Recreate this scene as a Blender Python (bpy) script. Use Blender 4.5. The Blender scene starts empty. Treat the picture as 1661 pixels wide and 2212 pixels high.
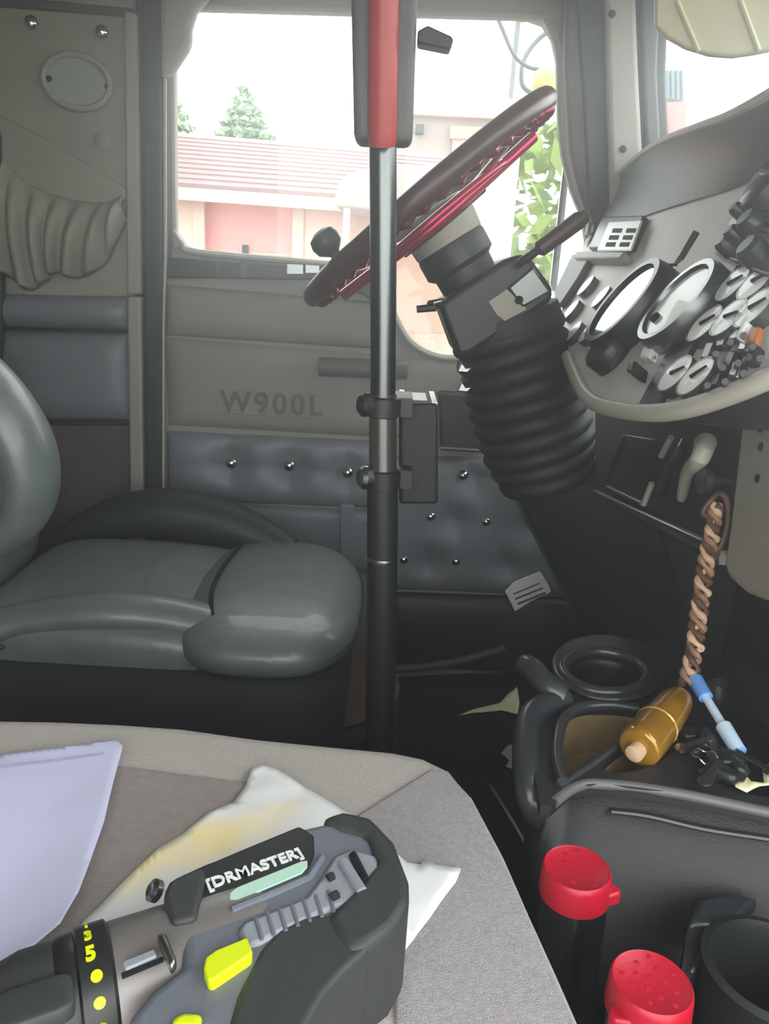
import bpy, bmesh, math, random
from mathutils import Vector, Matrix, noise

random.seed(7)
SC = bpy.context.scene
COL = SC.collection
V = Vector

# ------------------------------------------------------------------ camera
FPX = 1640.0
PITCH, ROLL = math.radians(17.0), math.radians(3.2)
CAM = V((0.0, 0.0, 0.95))
_F = V((0, math.cos(PITCH), -math.sin(PITCH)))
_R0 = V((1, 0, 0))
_U0 = V((0, math.sin(PITCH), math.cos(PITCH)))
_R = math.cos(ROLL) * _R0 + math.sin(ROLL) * _U0
_U = -math.sin(ROLL) * _R0 + math.cos(ROLL) * _U0
cam_d = bpy.data.cameras.new('camera')
cam = bpy.data.objects.new('camera', cam_d)
COL.objects.link(cam)
cam_d.sensor_fit = 'VERTICAL'
cam_d.sensor_height = 32.0
cam_d.lens = FPX / 2212.0 * 32.0
cam_d.clip_start = 0.02
cam.matrix_world = Matrix(((_R.x, _U.x, -_F.x, CAM.x), (_R.y, _U.y, -_F.y, CAM.y),
                           (_R.z, _U.z, -_F.z, CAM.z), (0, 0, 0, 1)))
SC.camera = cam

# ------------------------------------------------------------------ light
SC.view_settings.view_transform = 'Standard'
SC.view_settings.look = 'None'
SC.view_settings.exposure = 0.22
SC.view_settings.gamma = 1.0
SC.view_settings.use_curve_mapping = False
world = bpy.data.worlds.new('overcast_sky')
SC.world = world
world.use_nodes = True
wb = world.node_tree.nodes['Background']
wb.inputs['Color'].default_value = (0.97, 1.0, 0.99, 1)
wb.inputs['Strength'].default_value = 5.0
SC.cycles.max_bounces = 8
SC.cycles.diffuse_bounces = 6
SC.cycles.transparent_max_bounces = 12


def portal(name, loc, size, aim):
    d = bpy.data.lights.new(name, 'AREA')
    d.shape = 'RECTANGLE'
    d.size, d.size_y = size
    d.cycles.is_portal = True
    o = bpy.data.objects.new(name, d)
    COL.objects.link(o)
    o.location = loc
    o.rotation_euler = V(aim).to_track_quat('-Z', 'Y').to_euler()
    return o


portal('window_daylight', (-0.05, 1.80, 1.2), (1.2, 0.8), (0, -1, 0))
portal('doorway_daylight', (0.1, -0.40, 0.75), (1.5, 1.6), (0, 1, 0))
portal('windshield_daylight', (0.72, 0.65, 1.25), (2.0, 0.62), (-1, 0, 0))


# ------------------------------------------------------------------ pixel rays -> points on real planes
def ray(x, y):
    return _F + (x - 830.5) / FPX * _R - (y - 1106.0) / FPX * _U


def PL(x, y, pt, n):
    d = ray(x, y)
    return CAM + d * ((V(pt) - CAM).dot(V(n)) / d.dot(V(n)))


def PY(x, y, Y):
    return PL(x, y, (0, Y, 0), (0, 1, 0))


def PZ(x, y, Z):
    return PL(x, y, (0, 0, Z), (0, 0, 1))


def PX(x, y, X):
    return PL(x, y, (X, 0, 0), (1, 0, 0))


# ------------------------------------------------------------------ materials
def lin(c):
    c = c / 255.0
    return c / 12.92 if c <= 0.04045 else ((c + 0.055) / 1.055) ** 2.4


def rgb(r, g, b):
    return (lin(r), lin(g), lin(b), 1.0)


def mat(name, col, rough=0.6, metal=0.0, bump=0.0, bscale=200.0, var=0.0, vscale=12.0, spec=0.5,
        stretch=None, alpha=None, coat=0.0, sheen=0.0, trans=0.0):
    m = bpy.data.materials.new(name)
    m.use_nodes = True
    nt = m.node_tree
    b = nt.nodes['Principled BSDF']
    c = rgb(*col)
    b.inputs['Base Color'].default_value = c
    b.inputs['Roughness'].default_value = rough
    b.inputs['Metallic'].default_value = metal
    b.inputs['Specular IOR Level'].default_value = spec
    b.inputs['Coat Weight'].default_value = coat
    b.inputs['Sheen Weight'].default_value = sheen
    b.inputs['Transmission Weight'].default_value = trans
    if alpha is not None:
        b.inputs['Alpha'].default_value = alpha
    tc = nt.nodes.new('ShaderNodeTexCoord')
    src = tc.outputs['Object']
    if stretch:
        mp = nt.nodes.new('ShaderNodeMapping')
        mp.inputs['Scale'].default_value = stretch
        nt.links.new(src, mp.inputs['Vector'])
        src = mp.outputs['Vector']
    if var > 0:
        n = nt.nodes.new('ShaderNodeTexNoise')
        n.inputs['Scale'].default_value = vscale
        n.inputs['Detail'].default_value = 5
        nt.links.new(src, n.inputs['Vector'])
        r = nt.nodes.new('ShaderNodeValToRGB')
        r.color_ramp.elements[0].position = 0.3
        r.color_ramp.elements[1].position = 0.7
        r.color_ramp.elements[0].color = tuple(max(0, k * (1 - var)) for k in c[:3]) + (1,)
        r.color_ramp.elements[1].color = tuple(min(1, k * (1 + var)) for k in c[:3]) + (1,)
        nt.links.new(n.outputs['Fac'], r.inputs['Fac'])
        nt.links.new(r.outputs['Color'], b.inputs['Base Color'])
    if bump > 0:
        n2 = nt.nodes.new('ShaderNodeTexNoise')
        n2.inputs['Scale'].default_value = bscale
        n2.inputs['Detail'].default_value = 4
        nt.links.new(src, n2.inputs['Vector'])
        bp = nt.nodes.new('ShaderNodeBump')
        bp.inputs['Strength'].default_value = bump
        bp.inputs['Distance'].default_value = 0.002
        nt.links.new(n2.outputs['Fac'], bp.inputs['Height'])
        nt.links.new(bp.outputs['Normal'], b.inputs['Normal'])
    return m


def stripes(m, axis_scale, col, amount=0.5, dist=0.0):
    """add a second colour in fine bands (shingle rows, woven fabric rows)"""
    nt = m.node_tree
    b = nt.nodes['Principled BSDF']
    tc = nt.nodes.new('ShaderNodeTexCoord')
    mp = nt.nodes.new('ShaderNodeMapping')
    mp.inputs['Scale'].default_value = axis_scale
    w = nt.nodes.new('ShaderNodeTexWave')
    w.bands_direction = 'Y'
    w.inputs['Scale'].default_value = 1.0
    w.inputs['Distortion'].default_value = dist
    w.inputs['Detail'].default_value = 2
    nt.links.new(tc.outputs['Object'], mp.inputs['Vector'])
    nt.links.new(mp.outputs['Vector'], w.inputs['Vector'])
    mx = nt.nodes.new('ShaderNodeMix')
    mx.data_type = 'RGBA'
    mu = nt.nodes.new('ShaderNodeMath')
    mu.operation = 'MULTIPLY'
    mu.inputs[1].default_value = amount
    nt.links.new(w.outputs['Fac'], mu.inputs[0])
    nt.links.new(mu.outputs[0], mx.inputs['Factor'])
    old = b.inputs['Base Color']
    if old.is_linked:
        nt.links.new(old.links[0].from_socket, mx.inputs['A'])
    else:
        mx.inputs['A'].default_value = old.default_value
    mx.inputs['B'].default_value = rgb(*col)
    nt.links.new(mx.outputs['Result'], b.inputs['Base Color'])
    return m


def glass(name, tint=(0.97, 0.985, 0.98, 1), gloss=0.025):
    m = bpy.data.materials.new(name)
    m.use_nodes = True
    nt = m.node_tree
    nt.nodes.remove(nt.nodes['Principled BSDF'])
    out = nt.nodes['Material Output']
    t = nt.nodes.new('ShaderNodeBsdfTransparent')
    t.inputs['Color'].default_value = tint
    g = nt.nodes.new('ShaderNodeBsdfGlossy')
    g.inputs['Roughness'].default_value = 0.02
    mx = nt.nodes.new('ShaderNodeMixShader')
    mx.inputs['Fac'].default_value = gloss
    nt.links.new(t.outputs[0], mx.inputs[1])
    nt.links.new(g.outputs[0], mx.inputs[2])
    nt.links.new(mx.outputs[0], out.inputs['Surface'])
    return m


M = {}
M['wall'] = mat('cab_vinyl', (150, 146, 134), 0.6, bump=0.25, bscale=350, var=0.06)
M['trim'] = mat('grey_trim', (158, 157, 148), 0.55, bump=0.15, bscale=300, var=0.06)
M['vent_plate'] = mat('vent_plate', (158, 166, 160), 0.4)
M['trim_dark'] = mat('dark_trim', (78, 86, 86), 0.5, bump=0.1)
M['seal'] = mat('rubber_seal', (44, 50, 52), 0.55)
M['seal_light'] = mat('pale_seal', (168, 166, 156), 0.5)
M['door'] = mat('door_vinyl', (140, 140, 132), 0.55, bump=0.3, bscale=320, var=0.05)
M['door_low'] = mat('tufted_vinyl', (122, 126, 132), 0.42, bump=0.25, bscale=320, var=0.06)
M['carpet'] = mat('kick_carpet', (92, 86, 82), 0.95, bump=0.6, bscale=500, var=0.12, vscale=40)
M['carpet_dark'] = mat('dark_carpet', (44, 46, 48), 0.9, bump=0.6, bscale=500, var=0.15, vscale=30)
M['black'] = mat('black_plastic', (33, 35, 37), 0.45, bump=0.1, bscale=400)
M['black_soft'] = mat('black_rubber', (30, 33, 35), 0.62, bump=0.15, bscale=250)
M['void'] = mat('black_lining', (14, 16, 17), 0.9)
M['pedal_black'] = mat('gloss_black', (24, 26, 28), 0.3, spec=0.4)
M['chrome'] = mat('chrome', (225, 225, 222), 0.12, 1.0)
M['dull_chrome'] = mat('dull_chrome', (112, 116, 114), 0.28, 1.0)
M['steel'] = mat('brushed_steel', (165, 168, 168), 0.3, 1.0, bump=0.05, bscale=300)
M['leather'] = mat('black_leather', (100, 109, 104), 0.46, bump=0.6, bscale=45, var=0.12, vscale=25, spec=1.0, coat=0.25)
M['leather_soft'] = mat('black_leather_dull', (44, 48, 50), 0.5, bump=0.35, bscale=120, var=0.08)  # same seat leather, with the far bolster's shade put into the colour
M['skirt'] = mat('seat_skirt_cloth', (38, 40, 44), 0.85, bump=0.3, bscale=300)
M['fabric'] = mat('grey_seat_fabric', (186, 178, 172), 0.95, bump=0.7, bscale=900, var=0.12, vscale=300, sheen=0.2)
M['fabric_insert'] = stripes(mat('ribbed_seat_fabric', (164, 153, 148), 0.95, bump=0.7, bscale=900, var=0.14, vscale=120, sheen=0.2),
                             (6, 170, 0), (122, 111, 107), 0.8, 3.0)
M['fabric_side'] = mat('charcoal_seat_fabric', (158, 152, 154), 0.95, bump=0.7, bscale=900, var=0.14, vscale=260, sheen=0.2)
M['red_trim'] = mat('red_plastic', (170, 56, 56), 0.35)
M['sleeve_grey'] = mat('sleeve_grey', (82, 80, 80), 0.5)
M['red_wheel'] = mat('dark_red_metallic', (120, 26, 46), 0.25, 0.6)
M['red_bright'] = mat('bright_red_metallic', (205, 45, 85), 0.2, 0.75)
M['wheel_dark'] = mat('dark_wheel_rim', (62, 34, 38), 0.35)
M['beige'] = mat('beige_hub', (160, 155, 142), 0.5, bump=0.1)
M['dash'] = mat('dash_face', (220, 216, 212), 0.55, bump=0.2, bscale=500, var=0.05)
M['brow'] = mat('dash_vinyl', (88, 91, 87), 0.5, bump=0.3, bscale=300, var=0.06)
M['dash_pod'] = mat('dash_pod_vinyl', (150, 146, 134), 0.6, bump=0.25, bscale=300, var=0.05)
M['lip'] = mat('dash_lip', (186, 184, 170), 0.45)
M['dial'] = mat('white_dial', (240, 245, 240), 0.3, coat=0.3)
M['dial_glass'] = mat('blue_glass_dial', (128, 160, 168), 0.06, 0.85)
M['bezel'] = mat('black_bezel', (30, 34, 36), 0.35)
M['bezel_grey'] = mat('grey_bezel', (110, 112, 110), 0.25, 0.8)
M['white'] = mat('white_plastic', (246, 248, 244), 0.4)
M['paper'] = mat('white_paper', (210, 210, 240), 0.8, bump=0.1, bscale=60, var=0.02)
M['scrap'] = mat('pale_yellow_paper', (250, 246, 200), 0.8)  # sunlight colour for the sheets that stand in for sun patches
M['grey_scrap'] = mat('pale_grey_paper', (200, 200, 192), 0.8)
M['console'] = mat('console_plastic', (35, 35, 39), 0.5, bump=0.25, bscale=420, spec=0.5)
M['console_rim'] = mat('console_rim_plastic', (48, 50, 54), 0.3, spec=0.7)
M['worn_edge'] = mat('worn_console_edge', (96, 96, 98), 0.4)  # paler grey for the console's top edge
M['tray'] = mat('brown_tray_lining', (136, 116, 86), 0.35, var=0.3, vscale=25)
M['amber'] = mat('amber_gloss', (168, 122, 40), 0.14, 0.3, var=0.25, vscale=30, coat=0.6)
M['brown_cord'] = mat('brown_leather_cord', (150, 112, 90), 0.55, var=0.3, vscale=60)
M['cord_tan'] = mat('tan_cord', (206, 172, 140), 0.55, var=0.25, vscale=60)
M['cord_dark'] = mat('dark_brown_cord', (92, 64, 50), 0.55, var=0.3, vscale=60)
M['blue'] = mat('blue_plastic', (110, 165, 235), 0.3)
M['pale_blue'] = mat('pale_blue_plastic', (205, 228, 250), 0.25)
M['cap_red'] = mat('red_cap', (184, 18, 46), 0.38, bump=0.15, bscale=300)
M['can_black'] = mat('black_can', (26, 27, 30), 0.25, 0.3)
M['drill_grey'] = mat('drill_grey', (104, 108, 118), 0.5, bump=0.15, bscale=500)
M['drill_light'] = mat('drill_pale_grey', (140, 143, 152), 0.45)
M['drill_dark'] = mat('drill_rubber', (52, 55, 55), 0.55, bump=0.15, bscale=400)
M['drill_black'] = mat('drill_black', (30, 33, 32), 0.4)
M['drill_metal'] = mat('drill_gearbox', (128, 123, 122), 0.4, 0.4)
M['lime'] = mat('lime_plastic', (208, 222, 10), 0.4)
M['mint'] = mat('mint_label', (176, 212, 194), 0.35)
M['lettering'] = mat('white_lettering', (222, 226, 222), 0.5)
M['ink'] = mat('grey_ink', (92, 92, 88), 0.6)
M['pale_ink'] = mat('pale_ink', (150, 150, 172), 0.6)
M['emboss'] = mat('embossed_vinyl', (96, 97, 93), 0.5)
M['rust'] = mat('brown_bellows', (74, 56, 48), 0.8, var=0.3, vscale=50)
M['glass'] = glass('window_glass')
M['mirror'] = mat('mirror_glass', (225, 232, 230), 0.02, 1.0)
M['visor'] = mat('smoked_visor', (176, 172, 142), 0.35, trans=0.0, var=0.1, vscale=5)
M['screw'] = mat('dark_screw', (48, 46, 42), 0.5, 0.5)

# the ribbed napkin with a warm sun glow painted into its colour
nap = mat('napkin_paper', (236, 236, 236), 0.85, bump=0.3, bscale=40)


def painted_glow(m, centre, radius, stretch, col):
    nt = m.node_tree
    b = nt.nodes['Principled BSDF']
    tc = nt.nodes.new('ShaderNodeTexCoord')
    mp = nt.nodes.new('ShaderNodeMapping')
    mp.vector_type = 'TEXTURE'
    mp.inputs['Location'].default_value = centre
    mp.inputs['Rotation'].default_value = (0, 0, stretch[2])
    mp.inputs['Scale'].default_value = (radius * stretch[0], radius * stretch[1], 1)
    nt.links.new(tc.outputs['Object'], mp.inputs['Vector'])
    nz = nt.nodes.new('ShaderNodeTexNoise')
    nz.inputs['Scale'].default_value = 30
    nt.links.new(tc.outputs['Object'], nz.inputs['Vector'])
    ln = nt.nodes.new('ShaderNodeVectorMath')
    ln.operation = 'LENGTH'
    nt.links.new(mp.outputs['Vector'], ln.inputs[0])
    ad = nt.nodes.new('ShaderNodeMath')
    ad.operation = 'MULTIPLY_ADD'
    ad.inputs[1].default_value = 0.5
    nt.links.new(nz.outputs['Fac'], ad.inputs[0])
    nt.links.new(ln.outputs['Value'], ad.inputs[2])
    r = nt.nodes.new('ShaderNodeValToRGB')
    r.color_ramp.elements[0].position = 0.75
    r.color_ramp.elements[0].color = rgb(*col)
    r.color_ramp.elements[1].position = 1.35
    r.color_ramp.elements[1].position = 1.0
    r.color_ramp.elements[1].color = b.inputs['Base Color'].default_value
    nt.links.new(ad.outputs[0], r.inputs['Fac'])
    nt.links.new(r.outputs['Color'], b.inputs['Base Color'])


# ------------------------------------------------------------------ object helpers
def link(name, me, m, parent=None, smooth=True):
    o = bpy.data.objects.new(name, me)
    COL.objects.link(o)
    if m is not None:
        me.materials.append(m)
    if smooth:
        for p in me.polygons:
            p.use_smooth = True
    if parent is not None:
        o.parent = parent
        o.matrix_parent_inverse = Matrix.Translation(-parent.location)
    return o


def obj(name, bm, m, parent=None, smooth=True, bevel=0.0, seg=2, angle=40, sub=0):
    bmesh.ops.recalc_face_normals(bm, faces=bm.faces)
    me = bpy.data.meshes.new(name)
    # keep each mesh's origin at its own centre
    vs = [v.co.copy() for v in bm.verts]
    bm.to_mesh(me)
    bm.free()
    o = link(name, me, m, parent, smooth)
    if bevel > 0:
        b = o.modifiers.new('bevel', 'BEVEL')
        b.width = bevel
        b.segments = seg
        b.limit_method = 'ANGLE'
        b.angle_limit = math.radians(angle)
    if sub:
        s = o.modifiers.new('subdivision', 'SUBSURF')
        s.levels = s.render_levels = sub
    if smooth and not sub:
        try:
            me.set_sharp_from_angle(angle=math.radians(50 if bevel > 0 else 40))
        except Exception:
            pass
    return o


def tag(o, label=None, cat=None, group=None, kind=None):
    if label:
        o['label'] = label
    if cat:
        o['category'] = cat
    if group:
        o['group'] = group
    if kind:
        o['kind'] = kind
    return o


def thing(name, label, cat, loc=(0, 0, 0), group=None):
    o = bpy.data.objects.new(name, None)
    COL.objects.link(o)
    o.location = loc
    o.empty_display_size = 0.05
    return tag(o, label, cat, group)


def structure(o):
    o['kind'] = 'structure'
    return o


def BM():
    return bmesh.new()


def prism(bm, pts, d):
    """polygon (any planar outline) extruded by d"""
    d = V(d)
    a = [bm.verts.new(p) for p in pts]
    b = [bm.verts.new(V(p) + d) for p in pts]
    bm.faces.new(a)
    bm.faces.new(list(reversed(b)))
    n = len(pts)
    for i in range(n):
        bm.faces.new((a[i], b[i], b[(i + 1) % n], a[(i + 1) % n]))
    return bm


def box(bm, c, h, ax=None):
    ax = ax or (V((1, 0, 0)), V((0, 1, 0)), V((0, 0, 1)))
    c = V(c)
    pts = [c + ax[0] * h[0] * i + ax[1] * h[1] * j - ax[2] * h[2] for i, j in ((-1, -1), (1, -1), (1, 1), (-1, 1))]
    return prism(bm, pts, ax[2] * (2 * h[2]))


def holed(bm, outer, holes, d):
    """plate with holes, extruded by d"""
    d = V(d)
    loops = [outer] + holes
    edges, rings = [], []
    for lp in loops:
        vs = [bm.verts.new(p) for p in lp]
        rings.append(vs)
        for i in range(len(vs)):
            edges.append(bm.edges.new((vs[i], vs[(i + 1) % len(vs)])))
    res = bmesh.ops.triangle_fill(bm, edges=edges, use_beauty=True, use_dissolve=False)
    faces = [g for g in res['geom'] if isinstance(g, bmesh.types.BMFace)]
    # drop faces inside holes
    mp = {}
    for vs in rings:
        for v in vs:
            mp[v] = bm.verts.new(v.co + d)
    for f in faces:
        bm.faces.new([mp[v] for v in reversed(f.verts)])
    for vs in rings:
        for i in range(len(vs)):
            a, b = vs[i], vs[(i + 1) % len(vs)]
            bm.faces.new((a, b, mp[b], mp[a]))
    return bm


def frame_for(t):
    t = t.normalized()
    u = V((0, 0, 1)) if abs(t.z) < 0.9 else V((1, 0, 0))
    a = t.cross(u).normalized()
    return a, t.cross(a).normalized()


def smooth_path(pts, n=6, closed=False):
    pts = [V(p) for p in pts]
    out = []
    L = len(pts)
    rng = range(L if closed else L - 1)
    for i in rng:
        if closed:
            p0, p1, p2, p3 = pts[(i - 1) % L], pts[i], pts[(i + 1) % L], pts[(i + 2) % L]
        else:
            p0, p1, p2, p3 = pts[max(i - 1, 0)], pts[i], pts[i + 1], pts[min(i + 2, L - 1)]
        for k in range(n):
            t = k / n
            out.append(0.5 * ((2 * p1) + (p2 - p0) * t + (2 * p0 - 5 * p1 + 4 * p2 - p3) * t * t +
                              (3 * p1 - p0 - 3 * p2 + p3) * t ** 3))
    if not closed:
        out.append(pts[-1])
    return out


def tube(bm, pts, r, seg=12, closed=False, flat=1.0, up=None):
    pts = [V(p) for p in pts]
    n = len(pts)
    rings = []
    a0 = None
    for i in range(n):
        if closed:
            t = pts[(i + 1) % n] - pts[(i - 1) % n]
        else:
            t = pts[min(i + 1, n - 1)] - pts[max(i - 1, 0)]
        t = t.normalized()
        if up is not None:
            a = t.cross(V(up)).normalized()
        elif a0 is None:
            a, _ = frame_for(t)
        else:
            a = (a0 - t * a0.dot(t)).normalized()
        a0 = a
        b = t.cross(a)
        rr = r[i] if isinstance(r, (list, tuple)) else r
        rings.append([bm.verts.new(pts[i] + a * rr * math.cos(2 * math.pi * k / seg) +
                                   b * rr * flat * math.sin(2 * math.pi * k / seg)) for k in range(seg)])
    m = n if closed else n - 1
    for i in range(m):
        A, B = rings[i], rings[(i + 1) % n]
        for k in range(seg):
            bm.faces.new((A[k], A[(k + 1) % seg], B[(k + 1) % seg], B[k]))
    if not closed:
        bm.faces.new(list(reversed(rings[0])))
        bm.faces.new(rings[-1])
    return bm


def lathe(bm, o, axis, prof, seg=32, squash=1.0, ref=None):
    """profile [(radius, height)] turned about axis"""
    o, axis = V(o), V(axis).normalized()
    a, b = frame_for(axis)
    if ref is not None:
        a = (V(ref) - axis * V(ref).dot(axis)).normalized()
        b = axis.cross(a)
    rings = []
    for r, h in prof:
        rings.append([bm.verts.new(o + axis * h + a * r * math.cos(2 * math.pi * k / seg) +
                                   b * r * squash * math.sin(2 * math.pi * k / seg)) for k in range(seg)])
    for i in range(len(rings) - 1):
        for k in range(seg):
            bm.faces.new((rings[i][k], rings[i][(k + 1) % seg], rings[i + 1][(k + 1) % seg], rings[i + 1][k]))
    bm.faces.new(list(reversed(rings[0])))
    bm.faces.new(rings[-1])
    return bm


def grid(bm, nu, nv, fn):
    vs = [[bm.verts.new(fn(i / nu, j / nv)) for j in range(nv + 1)] for i in range(nu + 1)]
    for i in range(nu):
        for j in range(nv):
            bm.faces.new((vs[i][j], vs[i + 1][j], vs[i + 1][j + 1], vs[i][j + 1]))
    return vs


def bilerp(c, u, v):
    return (c[0] * (1 - u) + c[1] * u) * (1 - v) + (c[3] * (1 - u) + c[2] * u) * v


def pad(bm, c, n, T, dimples=(), nu=40, nv=30, edge=0.12, back=0.02, radius=0.05):
    """padded panel: c = four corners, bulging T along n, with button dimples at (u, v)"""
    n = V(n).normalized()
    c = [V(p) for p in c]
    w = ((c[1] - c[0]).length + (c[2] - c[3]).length) / 2
    h = ((c[3] - c[0]).length + (c[2] - c[1]).length) / 2

    def e(t, L):
        d = min(t, 1 - t) * L / (edge * min(w, h))
        d = min(1.0, d)
        return math.sqrt(max(0.0, 1 - (1 - d) ** 2))

    def fn(u, v):
        z = T * e(u, w) * e(v, h)
        p = bilerp(c, u, v)
        for du, dv in dimples:
            q = bilerp(c, du, dv)
            dd = (p - q).length / radius
            z -= T * 0.85 * math.exp(-dd * dd * 3.0)
            # creases running from the button to the panel's edges
            ang = math.atan2((v - dv) * h, (u - du) * w)
            z -= T * 0.12 * math.exp(-dd * 1.1) * abs(math.cos(ang * 2)) ** 6
        return p + n * z
    vs = grid(bm, nu, nv, fn)
    rim = [vs[i][0] for i in range(nu + 1)] + [vs[nu][j] for j in range(1, nv + 1)] + \
          [vs[i][nv] for i in range(nu - 1, -1, -1)] + [vs[0][j] for j in range(nv - 1, 0, -1)]
    low = [bm.verts.new(v.co - n * back) for v in rim]
    k = len(rim)
    for i in range(k):
        bm.faces.new((rim[i], rim[(i + 1) % k], low[(i + 1) % k], low[i]))
    bm.faces.new(low)
    return bm


def blob(bm, c, h, e1=0.4, e2=0.4, nu=40, nv=24, deform=None, rot=None):
    """soft rounded box (superellipsoid)"""
    c = V(c)

    def sp(t, e):
        return math.copysign(abs(t) ** e, t)
    rings = []
    for j in range(nv + 1):
        eta = -math.pi / 2 + math.pi * j / nv
        row = []
        for i in range(nu):
            om = 2 * math.pi * i / nu
            p = V((h[0] * sp(math.cos(eta), e1) * sp(math.cos(om), e2),
                   h[1] * sp(math.cos(eta), e1) * sp(math.sin(om), e2),
                   h[2] * sp(math.sin(eta), e1)))
            if deform:
                p = V(deform(p))
            if rot is not None:
                p = rot @ p
            row.append(bm.verts.new(c + p))
        rings.append(row)
    for j in range(nv):
        for i in range(nu):
            bm.faces.new((rings[j][i], rings[j][(i + 1) % nu], rings[j + 1][(i + 1) % nu], rings[j + 1][i]))
    bmesh.ops.remove_doubles(bm, verts=bm.verts, dist=1e-6)
    return bm


def slab(name, pts, d, m, parent=None, bevel=0.004, seg=3, smooth=True):
    return obj(name, prism(BM(), pts, d), m, parent, smooth, bevel, seg, 30)


def text(name, s, origin, right, up, size, m, parent=None, depth=0.0006, spacing=1.0, bold=0.0):
    cu = bpy.data.curves.new(name, 'FONT')
    cu.body = s
    cu.size = size
    cu.extrude = depth
    cu.space_character = spacing
    cu.offset = bold
    ob = bpy.data.objects.new(name, cu)
    COL.objects.link(ob)
    bpy.context.view_layer.update()
    dg = bpy.context.evaluated_depsgraph_get()
    me = bpy.data.meshes.new_from_object(ob.evaluated_get(dg))
    bpy.data.objects.remove(ob)
    right = V(right).normalized()
    nrm = right.cross(V(up)).normalized()
    up = nrm.cross(right)
    o0 = V(origin)
    for v in me.vertices:
        v.co = o0 + right * v.co.x + up * v.co.y + nrm * v.co.z
    me.materials.clear()
    return link(name, me, m, parent, False)


def ys(pxs, Y):
    return [PY(x, y, Y) for x, y in pxs]


def zs(pxs, Z):
    return [PZ(x, y, Z) for x, y in pxs]


def button(name, p, n, r, m, parent):
    bm = lathe(BM(), p, n, [(r * 0.75, -0.004), (r, 0.0), (r * 0.95, r * 0.3), (r * 0.7, r * 0.62), (r * 0.3, r * 0.82), (0.0003, r * 0.87)], 20)
    return obj(name, bm, m, parent)


# ================================================================== THE SETTING
DY = 1.70           # inner face of the driver's door
flo = obj('floor', box(BM(), (-0.3, 0.75, -0.03), (1.35, 1.15, 0.03)), M['carpet_dark'])
structure(flo)
ceil = obj('ceiling', box(BM(), (-0.54, 0.65, 1.56), (1.11, 1.13, 0.03)), M['wall'])
structure(ceil)
WIN = [(374, 60), (384, 26), (412, 16), (1140, 36), (1175, 48), (1195, 80), (1206, 130), (1209, 250), (1216, 330),
       (1236, 410), (1258, 465), (1268, 520), (1258, 600), (1205, 700), (1110, 765), (985, 773), (930, 765),
       (885, 737), (857, 692), (835, 640), (800, 592), (720, 572), (430, 546), (397, 527), (377, 497)]
win = ys(WIN, DY)
wall = obj('wall_left', holed(BM(), [V((-1.65, 1.74, -0.06)), V((0.95, 1.74, -0.06)), V((0.95, 1.74, 0.92)), V((0.59, 1.74, 0.96)), V((0.545, 1.74, 1.2)), V((0.478, 1.74, 1.56)), V((-1.65, 1.74, 1.56))],
                             [[V((q.x, 1.74, q.z)) for q in ys(WIN, 1.80)]], (0, 0.05, 0)), M['trim_dark'], None, False)
structure(wall)
wb_ = obj('wall_back', box(BM(), (-1.62, 0.65, 0.75), (0.03, 1.13, 0.8)), M['wall'])
structure(wb_)
wf = obj('wall_front', box(BM(), (0.88, 0.65, 0.46), (0.03, 1.13, 0.46)), M['void'])
structure(wf)
wr = obj('wall_right', box(BM(), (-1.1, -0.44, 0.75), (0.5, 0.03, 0.8)), M['wall'])
structure(wr)

# driver's door -------------------------------------------------------
door = bpy.data.objects.new('door_1', None)
COL.objects.link(door)
door.location = (0, DY, 0)
structure(door)
door['label'] = "grey driver's door with tufted vinyl and chrome buttons"
p = [PY(346, -60, DY), PY(352, 1480, DY), PY(860, 1462, DY), PY(1320, 1440, DY), PY(1330, 700, DY), PY(1300, 480, DY),
     PY(1262, 300, DY), PY(1245, 100, DY), PY(1225, -40, DY)]
obj('door_frame', holed(BM(), p, [win], (0, 0.03, 0)), M['wall'], door, False)
# rubber and pale seal round the opening
lo = [win[i] for i in range(14, 25)]
obj('window_seal', tube(BM(), smooth_path([q + V((0, -0.004, 0)) for q in win], 3, True), 0.0075, 8, True), M['trim'], door)
obj('window_edge_strip', tube(BM(), smooth_path([q + V((0, -0.010, -0.001)) for q in lo], 4), 0.0045, 8), M['seal_light'], door)
# window sill strip
slab('window_sill', ys([(356, 556), (720, 581), (800, 600), (842, 655), (842, 676), (790, 640), (720, 606), (356, 600)], DY), (0, -0.022, 0), M['seal'], door, 0.004)
for (a, b, c_, d_) in ((468, 476, 565, 592), (520, 534, 562, 600), (620, 655, 570, 592), (660, 690, 572, 590)):
    slab('sill_clip', ys([(a, c_), (b, c_ + 2), (b, d_), (a, d_)], DY - 0.022), (0, -0.002, 0), M['steel'] if a > 600 else M['trim_dark'], door, 0.0005)
# upper panel: ledge, then the embossed field
obj('upper_panel', pad(BM(), ys([(358, 614), (846, 655), (846, 756), (358, 724)], DY), (0, -1, 0), 0.018, edge=0.35, nv=24), M['door'], door)
obj('middle_panel', pad(BM(), ys([(356, 728), (1060, 785), (1060, 958), (364, 918)], DY), (0, -1, 0), 0.016, edge=0.25, nv=24), M['door'], door)
slab('name_plate', ys([(470, 838), (800, 858), (800, 912), (470, 892)], DY - 0.0155), (0, -0.0025, 0), M['door'], door, 0.002)
a = PY(476, 892, DY - 0.019)
b = PY(770, 905, DY - 0.019)
text('embossed_lettering', 'W900L', a + V((0, 0, 0.004)), b - a, (0, 0, 1), 0.066, M['emboss'], door, 0.0015, 1.22, 0.0012)
# pull handle
obj('door_handle', tube(BM(), smooth_path(ys([(690, 792), (800, 796), (880, 800)], DY - 0.03), 5), 0.0205, 14), M['emboss'], door)
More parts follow.
